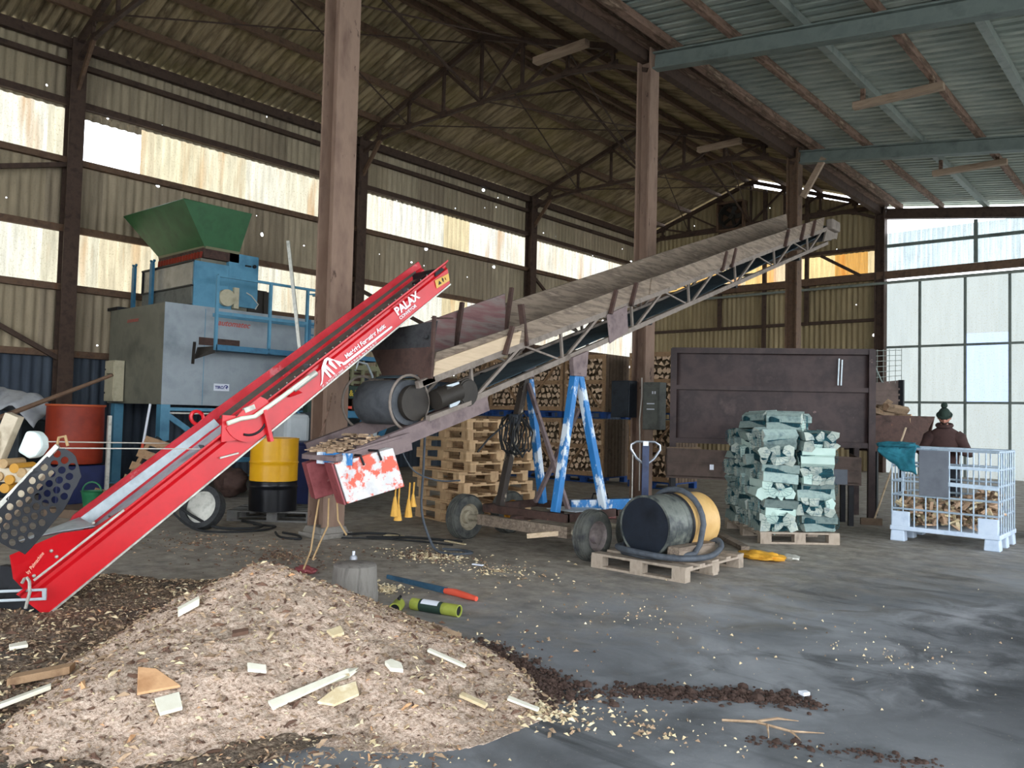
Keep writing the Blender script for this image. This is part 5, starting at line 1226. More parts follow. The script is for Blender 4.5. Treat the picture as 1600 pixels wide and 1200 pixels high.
# electrical boxes on the second column
e = thing('electrical_box', 'black electrical box on the left of the second brown column', 'electrical box', (-8.2, 12.4, 1.5))
m = M(); m.box((-8.25, 12.40, 1.86), (.40, .26, .68)); m.obj('cabinet', 'box_black', e, bevel=.01)
m = M(); m.box((-8.25, 12.262, 1.86), (.35, .015, .62)); m.cyl((-8.15, 12.25, 1.9), (-8.15, 12.26, 1.9), .03); m.obj('door', 'box_black', e, bevel=.004)
e = thing('electrical_box', 'tall grey switch box on the right of the second brown column', 'electrical box', (-7.7, 12.5, 1.3))
m = M(); m.box((-7.66, 12.5, 1.74), (.36, .22, .86)); m.obj('cabinet', 'box_grey', e, bevel=.01)
m = M(); m.box((-7.66, 12.38, 1.70), (.30, .012, .74)); dd = m.obj('door', 'box_grey', e, bevel=.004)
m = M()
for x in (-7.62, -7.57): m.box((x, 12.37, 1.98), (.025, .01, .05))
for z in (1.78, 1.68): m.box((-7.66, 12.372, z), (.16, .004, .02))
m.obj('switches', 'label_white', dd)
m = M(); m.tube([(-7.84, 12.35, 2.25), (-7.82, 12.33, 1.9), (-7.86, 12.33, 1.5), (-7.85, 12.34, 1.0), (-7.85, 12.34, .2)], .012, 6); m.obj('cable', 'cord_white', e)
# toolbox and bits beyond the tow bar
tb_ = thing('toolbox', 'dark red toolbox on the floor beyond the blue tow bar', 'toolbox', (-7.0, 9.9, 0))
m = M(); m.box((-6.95, 9.85, .14), (.5, .28, .26), rotz(.6)); m.obj('case', 'maroon', tb_, bevel=.02)
m = M(); m.tube([(-7.05, 9.78, .27), (-7.03, 9.79, .36), (-6.85, 9.9, .36), (-6.85, 9.92, .27)], .012, 6); m.obj('handle', 'black_metal', tb_)
ps = thing('fence_pin', 'thin pale steel pin standing upright beyond the blue tow bar', 'pin', (-6.3, 9.9, 0)); m = M(); m.tube([(-6.45, 9.95, 0), (-6.45, 9.95, 1.05)], .010, 6); m.obj('rod', 'zinc', ps)
m = M(); m.box((-6.45, 9.95, .02), (.2, .2, .04)); m.obj('foot', 'tool_red', ps)
# ------------------------------------------------------------------ sawdust heap and its litter
PK, HP = (-4.45, 2.68), .60
TOE = [(-3.95, 3.85), (-3.3, 3.75), (-2.62, 3.30), (-2.62, 2.75), (-2.9, 2.2), (-3.2, 1.45), (-3.75, 1.05), (-4.55, 1.45), (-5.15, 1.95), (-5.55, 2.7), (-5.5, 3.5), (-4.95, 3.85)]
_t = sorted((math.atan2(y-PK[1], x-PK[0]), math.hypot(x-PK[0], y-PK[1])) for x, y in TOE)
def rtoe(a):
    n = len(_t)
    for i in range(n):
        a0, r0 = _t[i]; a1, r1 = _t[(i+1) % n]
        if i == n-1: a1 += 2*pi
        b = a if a >= a0 else a+2*pi
        if a0 <= b <= a1:
            k = (b-a0)/(a1-a0); k = k*k*(3-2*k); return r0+(r1-r0)*k
    return 1.
def heap(x, y):
    dx, dy = x-PK[0], y-PK[1]
    n_ = noise.noise(V((x*1.7, y*1.7, 3)))
    t = math.hypot(dx, dy)/(rtoe(math.atan2(dy, dx))*(1+.07*n_))
    if t >= 1.12: return -.02
    v = max(0, 1-sqrt(t*t+.010))
    e = min(1, max(0, (1.06-t)/.2))
    return HP*v**1.12+e*(.022*n_+.018*noise.noise(V((x*6, y*6, 1)))+.013*noise.noise(V((x*17, y*17, 5)))+.010*noise.noise(V((x*40, y*40, 8)))+.010)-(0 if t < 1.04 else .02)
def bed(x, y):
    d = min(1, max(0, (2.95+.5*noise.noise(V((x*1.3, y*1.3, 9)))-math.hypot((x+5.1)*.95, (y-1.3)*1.0))*1.5))
    return d*(.028+.022*noise.noise(V((x*2.4, y*2.4, 2)))+.014*noise.noise(V((x*8, y*8, 4)))+.010*noise.noise(V((x*24, y*24, 6))))-(1-d)*.02
m = M(); m.grid(210, 190, lambda i, j: V((-8.2+5.2*i, -.6+4.9*j, bed(-8.2+5.2*i, -.6+4.9*j))))
tag(m.obj('bark_bed', 'bark_bed', smooth=True, kind='stuff'), 'low trodden bed of bark and sawdust left of the heap', 'bark', kind='stuff')
cone = heap
def heap(x, y): return max(cone(x, y), bed(x, y))
m = M(); gx0, gx1, gy0, gy1 = -7.6, -2.3, .3, 4.3
m.grid(300, 230, lambda i, j: V((gx0+(gx1-gx0)*i, gy0+(gy1-gy0)*j, cone(gx0+(gx1-gx0)*i, gy0+(gy1-gy0)*j))))
tag(m.obj('sawdust_heap', 'sawdust', smooth=True, kind='stuff'), 'large pale heap of sawdust and shavings in the foreground', 'sawdust', kind='stuff')
def flake(m, p, L, w, t, tilt=.35):
    q = Matrix.Rotation(R(0, 6.28), 3, 'Z') @ Matrix.Rotation(random.gauss(0, tilt), 3, 'X') @ Matrix.Rotation(random.gauss(0, tilt), 3, 'Y')
    x, y, z = L/2, w/2, t/2; k1, k2 = R(.4, 1), R(.4, 1)
    vs = [q @ V(v) for v in ((-x, -y*k1, 0), (x, -y, 0), (x, y*k2, 0), (-x, y, 0), (0, 0, t*1.5))]
    m.add([v+V(p) for v in vs], [(0, 1, 4), (1, 2, 4), (2, 3, 4), (3, 0, 4), (3, 2, 1, 0)])
m = M()
for i in range(27000):
    x, y = R(gx0, gx1), R(gy0, gy1); h = heap(x, y)
    if h < .004: continue
    m.cur = random.choices((0, 1, 2, 3), (7, 2.2, 4, .3))[0]; s = min(2.4, random.lognormvariate(-.45, .55))
    flake(m, (x, y, h+.003), .030*s, .009*s, .005*s)
tag(m.obj('wood_chips', ['chip_mid', 'chip_pale', 'chips_bark', 'chip_orange']), 'small chips, bark flakes and shavings strewn over the sawdust heap', 'wood chips', kind='stuff')
# bark litter lying on the floor in swathes
m = M()
def swath(cx, cy, rx, ry, n, mats=(0, 0, 1, 2), s0=.03):
    for i in range(n):
        a, d = R(0, 6.28), abs(random.gauss(0, .5)); x, y = cx+rx*d*cos(a), cy+ry*d*sin(a)
        if heap(x, y) > .02: continue
        m.cur = random.choice(mats); s = min(1.7, random.lognormvariate(-.15, .5)); flake(m, (x, y, .004), s0*s, s0*.4*s, .006*s, .2)
swath(-6.2, 5.75, .75, .45, 750, (0, 1, 1, 2)); swath(-5.2, 5.7, .8, .7, 220, (0, 1)); swath(-7.2, 4.6, 1.3, .9, 520, (0, 2, 2)); swath(-3.5, 3.6, .8, .6, 350, (0, 1, 2))
swath(-2.6, 3.2, .5, .35, 420, (1, 1, 0)); swath(-5.3, 4.4, .3, .25, 200, (1,)); swath(-2.1, 3.4, 1.1, .5, 160, (1, 0), .018); swath(-8.5, 4.3, 1.2, .9, 260, (2, 0)); swath(-3.3, 5.2, 2.2, 1.8, 200, (1, 0), .014); swath(-1.6, 5.5, 2, 2.4, 130, (1, 1, 0), .012)
swath(-2.3, 2.2, .7, .5, 160, (1, 0), .016)
tag(m.obj('bark_litter', ['chip_mid', 'chip_pale', 'chips_bark']), 'bark and splinter litter scattered over the concrete floor', 'litter', kind='stuff')
m = M()
def ridge(pts, w, h, n):
    for i in range(n):
        t_ = R(0, len(pts)-1.001); k_ = int(t_); a, b = V(pts[k_]+(0,)), V(pts[k_+1]+(0,)); p = a.lerp(b, t_-k_)+V((random.gauss(0, w), random.gauss(0, w), 0))
        s = random.lognormvariate(-.2, .5); m.ball(p+V((0, 0, R(0, h))), (.010*s, .008*s, .006*s), 5, 3)
ridge([(-3.60, 3.75), (-3.15, 3.58), (-2.95, 3.50), (-2.70, 3.45)], .085, .02, 3200); ridge([(-2.45, 3.75), (-2.2, 3.95), (-1.95, 4.15), (-1.65, 4.3)], .055, .012, 1300); ridge([(-2.7, 3.45), (-2.5, 3.6)], .1, .01, 200); ridge([(-1.7, 3.6), (-1.3, 3.8), (-.95, 3.95)], .035, .004, 160); ridge([(-3.45, 1.55), (-3.15, 1.85)], .10, .010, 900)
tag(m.obj('dark_crumbs', 'soil_dark'), 'dark crumbly bark soil swept into low ridges beside the sawdust', 'soil', kind='stuff')
# larger offcuts, each a thing
def scrap(name, pts, th, mt, lab, cat='wood', lift=.0, tilt=(0, 0)):
    c = V((sum(p[0] for p in pts)/len(pts), sum(p[1] for p in pts)/len(pts), 0)); m = M()
    hs = [max(heap(p[0], p[1]), 0)+.010+lift for p in pts]
    # plane through the resting points so that the piece stays straight
    n = len(pts); hz = sum(hs)/n; sxx = sum((p[0]-c.x)**2 for p in pts)+1e-6; syy = sum((p[1]-c.y)**2 for p in pts)+1e-6; sxy = sum((p[0]-c.x)*(p[1]-c.y) for p in pts)
    bx_ = sum((p[0]-c.x)*(h-hz) for p, h in zip(pts, hs)); by_ = sum((p[1]-c.y)*(h-hz) for p, h in zip(pts, hs)); D = sxx*syy-sxy*sxy
    gx_, gy_ = ((bx_*syy-by_*sxy)/D, (by_*sxx-bx_*sxy)/D) if abs(D) > 1e-9 else (0, 0)
    m.prism([V((p[0], p[1], hz+gx_*(p[0]-c.x)+gy_*(p[1]-c.y))) for p in pts], (0, 0, th))
    return tag(m.obj(name, mt, bevel=.003), lab, cat)
def strip(a, b, w):
    a, b = V(a), V(b); d = (b-a).normalized(); n = V((-d.y, d.x)); return [a+n*w, a-n*w, b-n*w*.8, b+n*w]
scrap('wood_offcut', strip((-3.33, 2.09), (-3.30, 2.545), .026)[:3]+[V((-3.27, 2.50)), V((-3.31, 2.52))], .012, 'chip_white', 'long white split strip lying across the front of the sawdust heap')
scrap('wood_offcut', [V(p) for p in ((-3.23, 2.28), (-3.16, 2.33), (-3.14, 2.46), (-3.22, 2.50), (-3.25, 2.40))], .012, 'chip_pale', 'pale blocky offcut just below the long white strip on the sawdust')
scrap('wood_offcut', [V(p) for p in ((-3.86, 1.70), (-3.70, 1.63), (-3.63, 1.80), (-3.80, 1.76))], .012, 'chip_orange', 'orange-tan triangular wood slab on the sawdust at bottom left')
scrap('wood_offcut', [V(p) for p in ((-3.63, 1.68), (-3.53, 1.66), (-3.50, 1.75), (-3.60, 1.78))], .016, 'chip_white', 'white square wood block just below the orange triangular slab')
scrap('wood_offcut', strip((-4.34, 1.22), (-4.26, 1.46), .03), .022, 'chip_white', 'pale stick poking in from the left edge over the sawdust')
scrap('wood_offcut', strip((-4.72, 1.42), (-4.50, 1.64), .035), .04, 'crate_wood', 'small brown split log piece left of the sawdust heap')
scrap('wood_offcut', [V(p) for p in ((-3.22, 2.68), (-3.16, 2.67), (-3.13, 2.73), (-3.18, 2.76), (-3.23, 2.73))], .02, 'chip_white', 'small white chunk on the right flank of the sawdust heap')
scrap('wood_offcut', strip((-3.26, 3.02), (-3.05, 3.10), .016), .014, 'chip_white', 'flat white sliver beside the dark crumbs at the right of the heap')
scrap('wood_offcut', strip((-2.86, 2.88), (-2.73, 2.93), .022), .016, 'chip_pale', 'pale chip at the right toe of the sawdust heap')
scrap('wood_offcut', strip((-4.30, 2.10), (-4.26, 2.20), .022), .04, 'chip_white', 'short upright white stick high on the left of the sawdust heap')
scrap('wood_offcut', [V(p) for p in ((-3.62, 2.60), (-3.56, 2.60), (-3.54, 2.66), (-3.60, 2.68))], .015, 'chip_pale', 'cream chip halfway up the right face of the heap')
scrap('wood_offcut', strip((-3.56, 2.10), (-3.52, 2.18), .022), .015, 'chip_white', 'white curl in the middle of the sawdust face')
scrap('wood_offcut', [V(p) for p in ((-5.44, 1.62), (-5.36, 1.60), (-5.30, 1.68), (-5.40, 1.70))], .02, 'chip_white', 'white corner piece below the foot of the red conveyor')
scrap('wood_offcut', strip((-3.84, 2.17), (-3.80, 2.24), .02), .02, 'chips_bark', 'dark bark slab in the middle of the sawdust face')
scrap('wood_offcut', strip((-2.72, 3.08), (-2.58, 3.16), .02), .012, 'chip_white', 'white splinter on the floor at the right tip of the sawdust')
scrap('wood_offcut', [V(p) for p in ((-1.74, 4.38), (-1.70, 4.36), (-1.68, 4.40), (-1.71, 4.42))], .02, 'label_white', 'tiny white scrap alone on the grey floor at the right')
scrap('wood_offcut', strip((-7.53, 6.22), (-7.30, 6.30), .05), .02, 'chip_pale', 'pale board scrap on the floor right of the near column foot')
scrap('wood_offcut', strip((-6.78, 6.50), (-6.45, 6.50), .02), .015, 'chip_pale', 'thin pale splinter on the floor in front of the left wheel')
scrap('wood_offcut', strip((-5.56, 5.72), (-5.44, 5.74), .02), .012, 'label_white', 'white scrap on the floor below the axle beam')
scrap('wood_offcut', [V(p) for p in ((-3.92, 3.66), (-3.78, 3.62), (-3.74, 3.76), (-3.86, 3.80))], .035, 'chip_mid', 'rough brown bark chunk at the back toe of the heap')
b_ = M()
for p in ([(-1.86, 3.72, .012), (-1.72, 3.80, .02), (-1.55, 3.82, .015), (-1.42, 3.90, .02)], [(-1.72, 3.80, .02), (-1.66, 3.92, .02), (-1.58, 3.99, .01)], [(-1.55, 3.82, .015), (-1.48, 3.76, .012)], [(-1.66, 3.8, .02), (-1.6, 3.68, .01)]): b_.tube(p, [.007]*(len(p)-1)+[.002], 5)
tag(b_.obj('twig', 'chip_mid'), 'dry forked twig on the grey floor at the lower right', 'twig')
# stump, tools, tube pieces, can
m = M(); c = V((-5.12, 3.93, 0))
m.lathe([(.185, -.02), (.19, .05), (.175, .2), (.17, .29), (.155, .30), (.01, .305)], c, (0, 0, 1), 20); st = tag(m.obj('chopping_block', 'stump_grey', smooth=50), 'grey weathered wooden chopping block behind the sawdust heap', 'block')
t = thing('pry_bar', 'long blue bar with a red handle lying on the floor behind the yellow tubes', 'tool', (-5.0, 4.63, 0))
a, b = V((-5.60, 4.64, .03)), V((-4.80, 4.63, .03)); m = M(); m.prism([a+V((0, .008, -.02)), a+V((0, .012, .015)), b+V((0, .0, .03)), b+V((0, -.0, -.025))], (0.0, .022, 0)); m.obj('blade', 'tool_blue', t, bevel=.004)
m = M(); m.tube([b+V((-.02, .01, .0)), b+V((.1, .01, .005)), b+V((.25, .01, -.002)), b+V((.34, .01, -.005))], [.026, .03, .026, .02], 10); m.obj('grip', 'tool_red', t, smooth=True)
for p, d_, L_, lab in ((V((-4.68, 4.02, .045)), V((.55, -.70, 0)), .17, 'short lime-yellow tube piece pointing at the viewer on the floor'), (V((-4.62, 4.10, .045)), V((.97, .24, 0)), .42, 'longer lime-yellow tube piece with a white label on the floor')):
    t = thing('tube_piece', lab, 'tube', p); d_ = d_.normalized(); m = M(); m.lathe([(.036, 0), (.045, 0), (.045, L_), (.036, L_)], p, d_, 24, True); m.obj('sleeve', 'tool_lime', t, smooth=True)
    m = M(); m.lathe([(.0365, .01), (.0365, L_-.01)], p, d_, 20); m.obj('bore', 'black_metal', t)
    if L_ > .3:
        m = M(); m.lathe([(.046, .08), (.0465, .09), (.0465, .27), (.046, .28)], p, d_, 24, True); m.obj('dark_band', 'dark_green', t)
        m = M(); m.grid(6, 1, lambda i, j: p+d_*(.1+.15*j)+d_.cross(V((0, 0, 1)))*(.0475*cos(.5+1.5*i))+V((0, 0, .0475*sin(.5+1.5*i)))); m.obj('label', 'label_white', t)
    else:
        m = M(); m.tube([p+d_*.03+V((0, 0, .045)), p+d_*.06+V((.03, .0, .075)), p+d_*.09+V((.0, .02, .05))], .012, 6); m.obj('clamp', 'black_metal', t)
t = thing('spray_can', 'small grey spray can standing on the floor beyond the sawdust heap', 'can', (-6.10, 4.66, 0))
m = M(); m.lathe([(.034, 0), (.036, .01), (.036, .13), (.026, .15), (.02, .152)], (-6.10, 4.66, 0), (0, 0, 1), 20); m.obj('body', 'can_grey', t, smooth=True)
m = M(); m.cyl((-6.1, 4.66, .15), (-6.1, 4.66, .19), .014); m.obj('nozzle', 'label_white', t)
t = thing('work_glove', 'crumpled dark red work glove on the floor left of the spray can', 'glove', (-6.3, 4.25, 0))
m = M(); m.ball((-6.32, 4.28, .03), (.13, .07, .035), 20, 12, lambda p, q: q*(1+.5*noise.noise(p*2.5))); m.obj('fabric', 'maroon', t, smooth=60)

# ------------------------------------------------------------------ clutter round the machines on the left
t = thing('red_barrel', 'rust-red open barrel standing on a dark blue stand at the left wall', 'barrel', (-13.3, 4.75, 0))
o = (-13.28, 4.72, .60)
m = M(); m.lathe([(.385, 0), (.40, .02), (.405, .45), (.40, .88), (.385, .885), (.38, .84), (.38, .03)], o, (0, 0, 1), 40); m.obj('shell', 'barrel_red', t, smooth=True)
m = M(); m.lathe([(.40, .875), (.42, .88), (.42, .91), (.395, .91)], o, (0, 0, 1), 40, True); m.obj('rim', 'orange_rim', t, smooth=True)
m = M(); m.box((-13.28, 4.72, .29), (.72, .72, .58)); m.obj('stand', 'blue_plastic', t, bevel=.02)
m = M(); m.bar((-12.83, 5.05, .0), (-12.83, 5.05, 1.35), .05, .05); m.obj('side_post', 'zinc', t)
t = thing('grey_tarpaulin', 'rumpled grey tarpaulin over a dark load at the left edge', 'tarpaulin', (-14.8, 4.3, 0))
u = V((.747, .664, 0)); w_ = V((-.664, .747, 0)); c = V((-14.85, 4.2, 0))
m = M(); m.grid(40, 16, lambda i, j: c+u*(-1.6+2.35*i)+w_*(-.45+.9*j)+V((0, 0, 1.70-.30*abs(2*j-1)**2-.28*max(0, i-.86)/.14+.12*noise.noise(V((i*4, j*2, 0)))+.05*noise.noise(V((i*15, j*5, 3)))))); m.obj('sheet', 'tarp_grey', t, smooth=60, solid=.01)
m = M(); m.box(c+u*-.5+V((0, 0, .62)), (2.0, .8, 1.24), Matrix.Rotation(.727, 3, 'Z')); m.obj('load', 'dark_tarp', t, bevel=.05)
t = thing('steel_pole', 'long brown steel pole sloping up from the left edge toward the beige box', 'pole', (-12.2, 3.9, 1.2)); m = M(); m.tube([(-13.1, 3.05, 1.02), (-11.45, 4.52, 1.93)], [.045, .025], 8); m.obj('rod', 'steel_brown', t)
m = M(); m.bar((-13.05, 3.1, 0), (-13.05, 3.1, 1.04), .06, .06); m.obj('prop', 'steel_brown', t)
# broken pallet leaning by the blue leg
t = thing('broken_pallet', 'broken slatted pallet leaning upright beside the blue machine leg', 'pallet', (-12.6, 5.2, 0))
c = V((-12.62, 5.28, .0)); xr = (u*.86+V((0, 0, -.25))).normalized(); yr = (V((0, 0, 1))+u*.42+w_*.2).normalized()
for k_ in range(4): m = M(); m.box(c+yr*(.35+.22*k_)+xr*.0, (.48, .03, .13), frame((0, 0, 0), xr, yr).to_3x3() @ Matrix.Rotation(pi/2, 3, 'X')); m.obj('slat', 'crate_wood', t)
for s in (-.17, .20): m = M(); a = c+xr*s-w_*-.04; m.bar(a, a+yr*(1.12 if s > 0 else .95), .06, .05, w_); m.obj('rail', 'crate_wood', t)
t = thing('leaning_post', 'tall pale steel post leaning against the blue railing behind the near column', 'post', (-12.9, 8.9, 0)); m = M(); m.bar((-12.89, 8.886, 0), (-13.33, 8.39, 4.75), .09, .06); m.obj('rod', 'zinc', t)
# containers behind the yellow drum
t = thing('white_canister', 'dirty white plastic canister on dark blue crates behind the yellow drum', 'canister', (-11.5, 7.4, .9)); m = M(); m.box((-11.5, 7.42, 1.2), (.46, .46, .5)); m.obj('body', 'white_plastic', t, bevel=.08)
m = M(); m.cyl((-11.5, 7.42, 1.44), (-11.5, 7.42, 1.5), .06); m.tube([(-11.62, 7.3, 1.45), (-11.5, 7.38, 1.56), (-11.38, 7.5, 1.45)], .016, 6); m.obj('handle', 'mach_blue_dark', t)
t = thing('blue_bin', 'dark navy plastic bin behind the yellow drum', 'bin', (-11.0, 7.2, 0)); m = M(); m.box((-11.0, 7.25, .50), (.62, .62, .96), taper=1.06); m.obj('shell', 'blue_plastic', t, bevel=.03)
m = M(); m.box((-11.0, 7.25, .985), (.70, .70, .04)); m.obj('rim', 'blue_plastic', t, bevel=.01)
t = thing('dark_crate', 'stack of dark plastic crates behind the yellow drum', 'crate', (-11.7, 7.6, 0)); m = M(); m.box((-11.7, 7.55, .46), (.6, .5, .92)); 
m.obj('shell', 'dark_tarp', t, bevel=.02)
t = thing('cast_pulley', 'pale steel wheel with a black rim lying against the red conveyor', 'wheel', (-9.45, 4.85, 0))
c = V((-9.42, 4.86, .27)); d_ = V((.5, -.8, .3)).normalized(); m = M(); m.lathe([(.2, -.06), (.27, -.07), (.28, 0), (.27, .07), (.2, .06)], c, d_, 32, True); m.obj('rim', 'black_rubber', t, smooth=True)
m = M(); m.lathe([(.01, .03), (.205, .02), (.205, -.03), (.01, -.03)], c, d_, 32); m.obj('disc', 'zinc', t)
for P, nm, lab, r_ in (([(-9.55, 4.6, .3), (-9.4, 4.75, .16), (-9.2, 4.95, .04), (-8.95, 5.25, .03), (-9.1, 5.5, .03), (-9.5, 5.45, .05)], 'cable', 'thick black cable looping from the pulley across the floor to the dark pallet', .018),
                    ([(-9.5, 4.5, .25), (-9.2, 4.7, .03), (-8.8, 5.2, .02), (-8.95, 5.6, .02), (-9.3, 5.5, .02)], 'cable', 'second black cable on the floor beside the dark pallet', .014),
                    ([(-8.55, 5.35, .02), (-8.2, 5.2, .02), (-7.95, 5.30, .015), (-8.2, 5.42, .02), (-8.5, 5.42, .015)], 'cable', 'black cable loop on the floor left of the near column foot', .014),
                    ([(-7.72, 5.75, .05), (-7.75, 6.1, .03), (-7.5, 6.35, .02), (-7.3, 6.2, .02), (-7.55, 5.95, .02), (-7.2, 6.35, .02), (-6.6, 6.6, .02)], 'cable', 'black cable snaking over the floor right of the near column foot', .015),
                    ([(-7.7, 5.7, .02), (-7.4, 6.0, .02), (-7.0, 6.2, .02), (-6.5, 6.35, .02)], 'cable', 'thin black cable nearest the viewer beside the near column foot', .010),
                    ([(-6.32, 5.72, 1.42), (-6.42, 5.8, .9), (-6.45, 5.82, .45), (-6.38, 5.9, .12), (-6.25, 5.92, .02), (-6.05, 6.0, .015), (-6.02, 6.18, .015), (-6.2, 6.2, .015), (-6.4, 6.1, .015)], 'cable', 'grey-black cable hanging from the long conveyor and curling on the floor', .014),
                    ([(-7.82, 5.58, 1.72), (-7.83, 5.56, 1.55), (-7.86, 5.50, 1.30), (-7.90, 5.44, 1.0), (-7.92, 5.42, .6)], 'cable', 'thin rust-coloured cable running down the near brown column', .010),
                    ([(-5.9, 5.0, 1.2), (-5.85, 5.15, .95), (-5.72, 5.35, .85), (-5.5, 5.45, .86)], 'cable', 'thin grey-green cable hanging behind the red and white ballast box', .008)):
    m = M(); m.tube(smooth_path([V(p) for p in P], 6), r_, 7); tag(m.obj(nm, 'rust_purlin' if 'rust' in lab else ('hose' if 'grey' in lab else 'cable_black'), smooth=True), lab, 'cable')
# twine ties hanging from the ballast
def twine(P, mt, lab, tassel=0, grp=None):
    if mt == 'twine': P = [(p[0]-.16, p[1]-.14, p[2]) for p in P]
    t = thing('twine_tie', lab, 'twine', P[0], 0, grp); m = M(); m.tube([V(p) for p in P], .008, 6); m.obj('cord', mt, t)
    if tassel:
        e = V(P[-1]); m = M(); m.tube([e+V((0, 0, .02)), e-V((0, 0, .05)), e-V((0, 0, tassel))], [.012, .024, .038], 8); m.obj('frayed_end', mt, t)
twine([(-5.72, 4.24, .73), (-5.74, 4.22, .52), (-5.76, 4.2, .28), (-5.80, 4.16, .12)], 'twine', 'tan twine tie hanging left of the near column, nearest the yellow drum')
twine([(-5.66, 4.30, .74), (-5.66, 4.30, .5), (-5.72, 4.27, .36), (-5.76, 4.22, .2)], 'twine', 'looped tan twine tie hanging in front of the near column')
twine([(-5.60, 4.34, .75), (-5.6, 4.36, .55), (-5.55, 4.42, .42)], 'twine', 'short tan twine tie right of the looped one')
for i, (dy, z1, ts) in enumerate(((.0, .74, .15), (.04, .67, .12), (.16, .71, .14), (.21, .75, .09))):
    twine([(-5.42, 4.58+dy, 1.18-.3*(i > -1)), (-5.43, 4.58+dy, z1)], 'twine_yellow', '%s yellow twine tassel hanging from the red and white ballast box' % ('first from the left', 'second from the left', 'third from the left', 'rightmost')[i], ts, 'yellow twine tassels')
# hand-sized things under the machine
for p, s_, mt, nm, lab in (((-13.1, 6.0, .0), (.5, .5, .95), 'dark_tarp', 'black_bag', 'black bag of waste under the grey machine'), ((-12.6, 7.0, 0), (.5, .4, .5), 'rusty_plate', 'scrap_box', 'rusty scrap box in the shade under the grey machine')):
    t = thing(nm, lab, 'bag' if 'bag' in nm else 'box', p); m = M(); m.ball(V(p)+V((0, 0, s_[2]/2)), (s_[0]/2*1.2, s_[1]/2*1.2, s_[2]/2), 24, 14, lambda q, r_: r_*(1+.3*noise.noise(q*2.1))); m.obj('shell', mt, t, smooth=60)
t = thing('shovel', 'shovel with a blue and white handle and orange socket standing by the blue leg', 'shovel', (-13.1, 5.4, 0)); m = M(); m.tube([(-13.15, 5.72, .9), (-13.02, 5.75, 1.55)], .02, 8); m.obj('handle', 'label_white', t)
m = M(); m.tube([(-13.22, 5.70, .55), (-13.15, 5.72, .92)], .026, 8); m.obj('socket', 'tool_red', t)
m = M(); m.prism([(-13.34, 5.66, .0), (-13.12, 5.74, .0), (-13.14, 5.74, .35), (-13.22, 5.70, .55), (-13.3, 5.68, .35)], (.01, -.02, 0)); m.obj('blade', 'fan_dark', t)
t = thing('green_bucket', 'small dark green plastic bucket behind the red conveyor foot', 'bucket', (-9.2, 3.5, 0)); o = (-9.0, 3.45, 0); m = M(); m.lathe([(.10, 0), (.13, .2), (.145, .22), (.135, .22), (.095, .02)], (-11.45, 4.32, .12), (0, 0, 1), 24); m.obj('pail', 'green_plastic', t, smooth=True)
m = M(); m.tube([V((-11.45, 4.32, .33))+u*(.13*cos(a))+V((0, 0, .13*sin(a))) for a in [pi*i/8 for i in range(9)]], .012, 6); m.obj('handle', 'green_plastic', t)
t = thing('timber_scrap', 'low heap of brown timber scraps on the floor behind the red conveyor', 'timber', (-11.6, 4.4, 0))
m = M(); m.box((-11.5, 4.35, .055), (.9, .7, .11), rotz(.5)); m.obj('base_board', 'crate_dark', t)
m = M()
for i in range(5): m.box((-11.9+.1*i, 4.9+.08*i, .2+.02*i), (R(.4, .8), .1, .05), rotz(R(0, 3)) @ Matrix.Rotation(.3, 3, 'Y'))
m.obj('loose_boards', 'crate_wood', t)
# ------------------------------------------------------------------ the person behind the caged tote
PX, PY = -2.93, 12.62
pr = thing('person', 'person in a dark brown jacket and dark green pompom hat working behind the caged tote', 'person', (PX, PY, 0), math.radians(12))
bm_m = M()
pts = [(0, 0, .93), (0, .0, 1.12), (0, -.03, 1.30), (0, -.05, 1.42), (0, -.08, 1.50), (0, -.11, 1.57),
       (-.19, -.03, 1.40), (-.27, -.06, 1.14), (-.13, -.28, 1.00), (.19, -.03, 1.40), (.28, -.08, 1.14), (.13, -.30, 1.17),
       (-.10, 0, .88), (-.12, -.02, .48), (-.12, .03, .08), (-.13, -.13, .04), (.10, 0, .88), (.12, -.02, .48), (.12, .03, .08), (.13, -.13, .04)]
edg = [(0, 1), (1, 2), (2, 3), (3, 4), (4, 5), (3, 6), (6, 7), (7, 8), (3, 9), (9, 10), (10, 11), (0, 12), (12, 13), (13, 14), (14, 15), (0, 16), (16, 17), (17, 18), (18, 19)]
rad = [.09, .08, .08, .07, .058, .05, .03, .04, .03, .03, .04, .03, .07, .05, .04, .035, .09, .06, .04, .035]
vs, fs = skin_mesh(pts, edg, rad, 2); bm_m.add(vs, fs)
def head(p, q):
    d = p.copy(); q = q.copy()
    nose = math.exp(-((d.x/.16)**2+((d.z+.12)/.22)**2)) if d.y < 0 else 0
    chin = math.exp(-((d.x/.35)**2+((d.z+.80)/.25)**2)) if d.y < 0 else 0
    eye = (math.exp(-(((abs(d.x)-.35)/.16)**2+((d.z-.05)/.12)**2))) if d.y < 0 else 0
    mouth = math.exp(-((d.x/.25)**2+((d.z+.48)/.05)**2)) if d.y < 0 else 0
    q.y += -.028*nose-.012*chin+.010*eye+.005*mouth
    if d.z < -.2: q.x *= 1-.28*(-d.z-.2)
    return tilt @ q
tilt = Matrix.Rotation(math.radians(28), 3, 'X')
HC = V((.0, -.145, 1.635)); bm_m.ball(HC, (.077, .098, .118), 32, 24, head)
for sx_ in (-1, 1): bm_m.ball(HC+tilt @ V((sx_*.078, .01, -.01)), (.012, .02, .032), 10, 8)
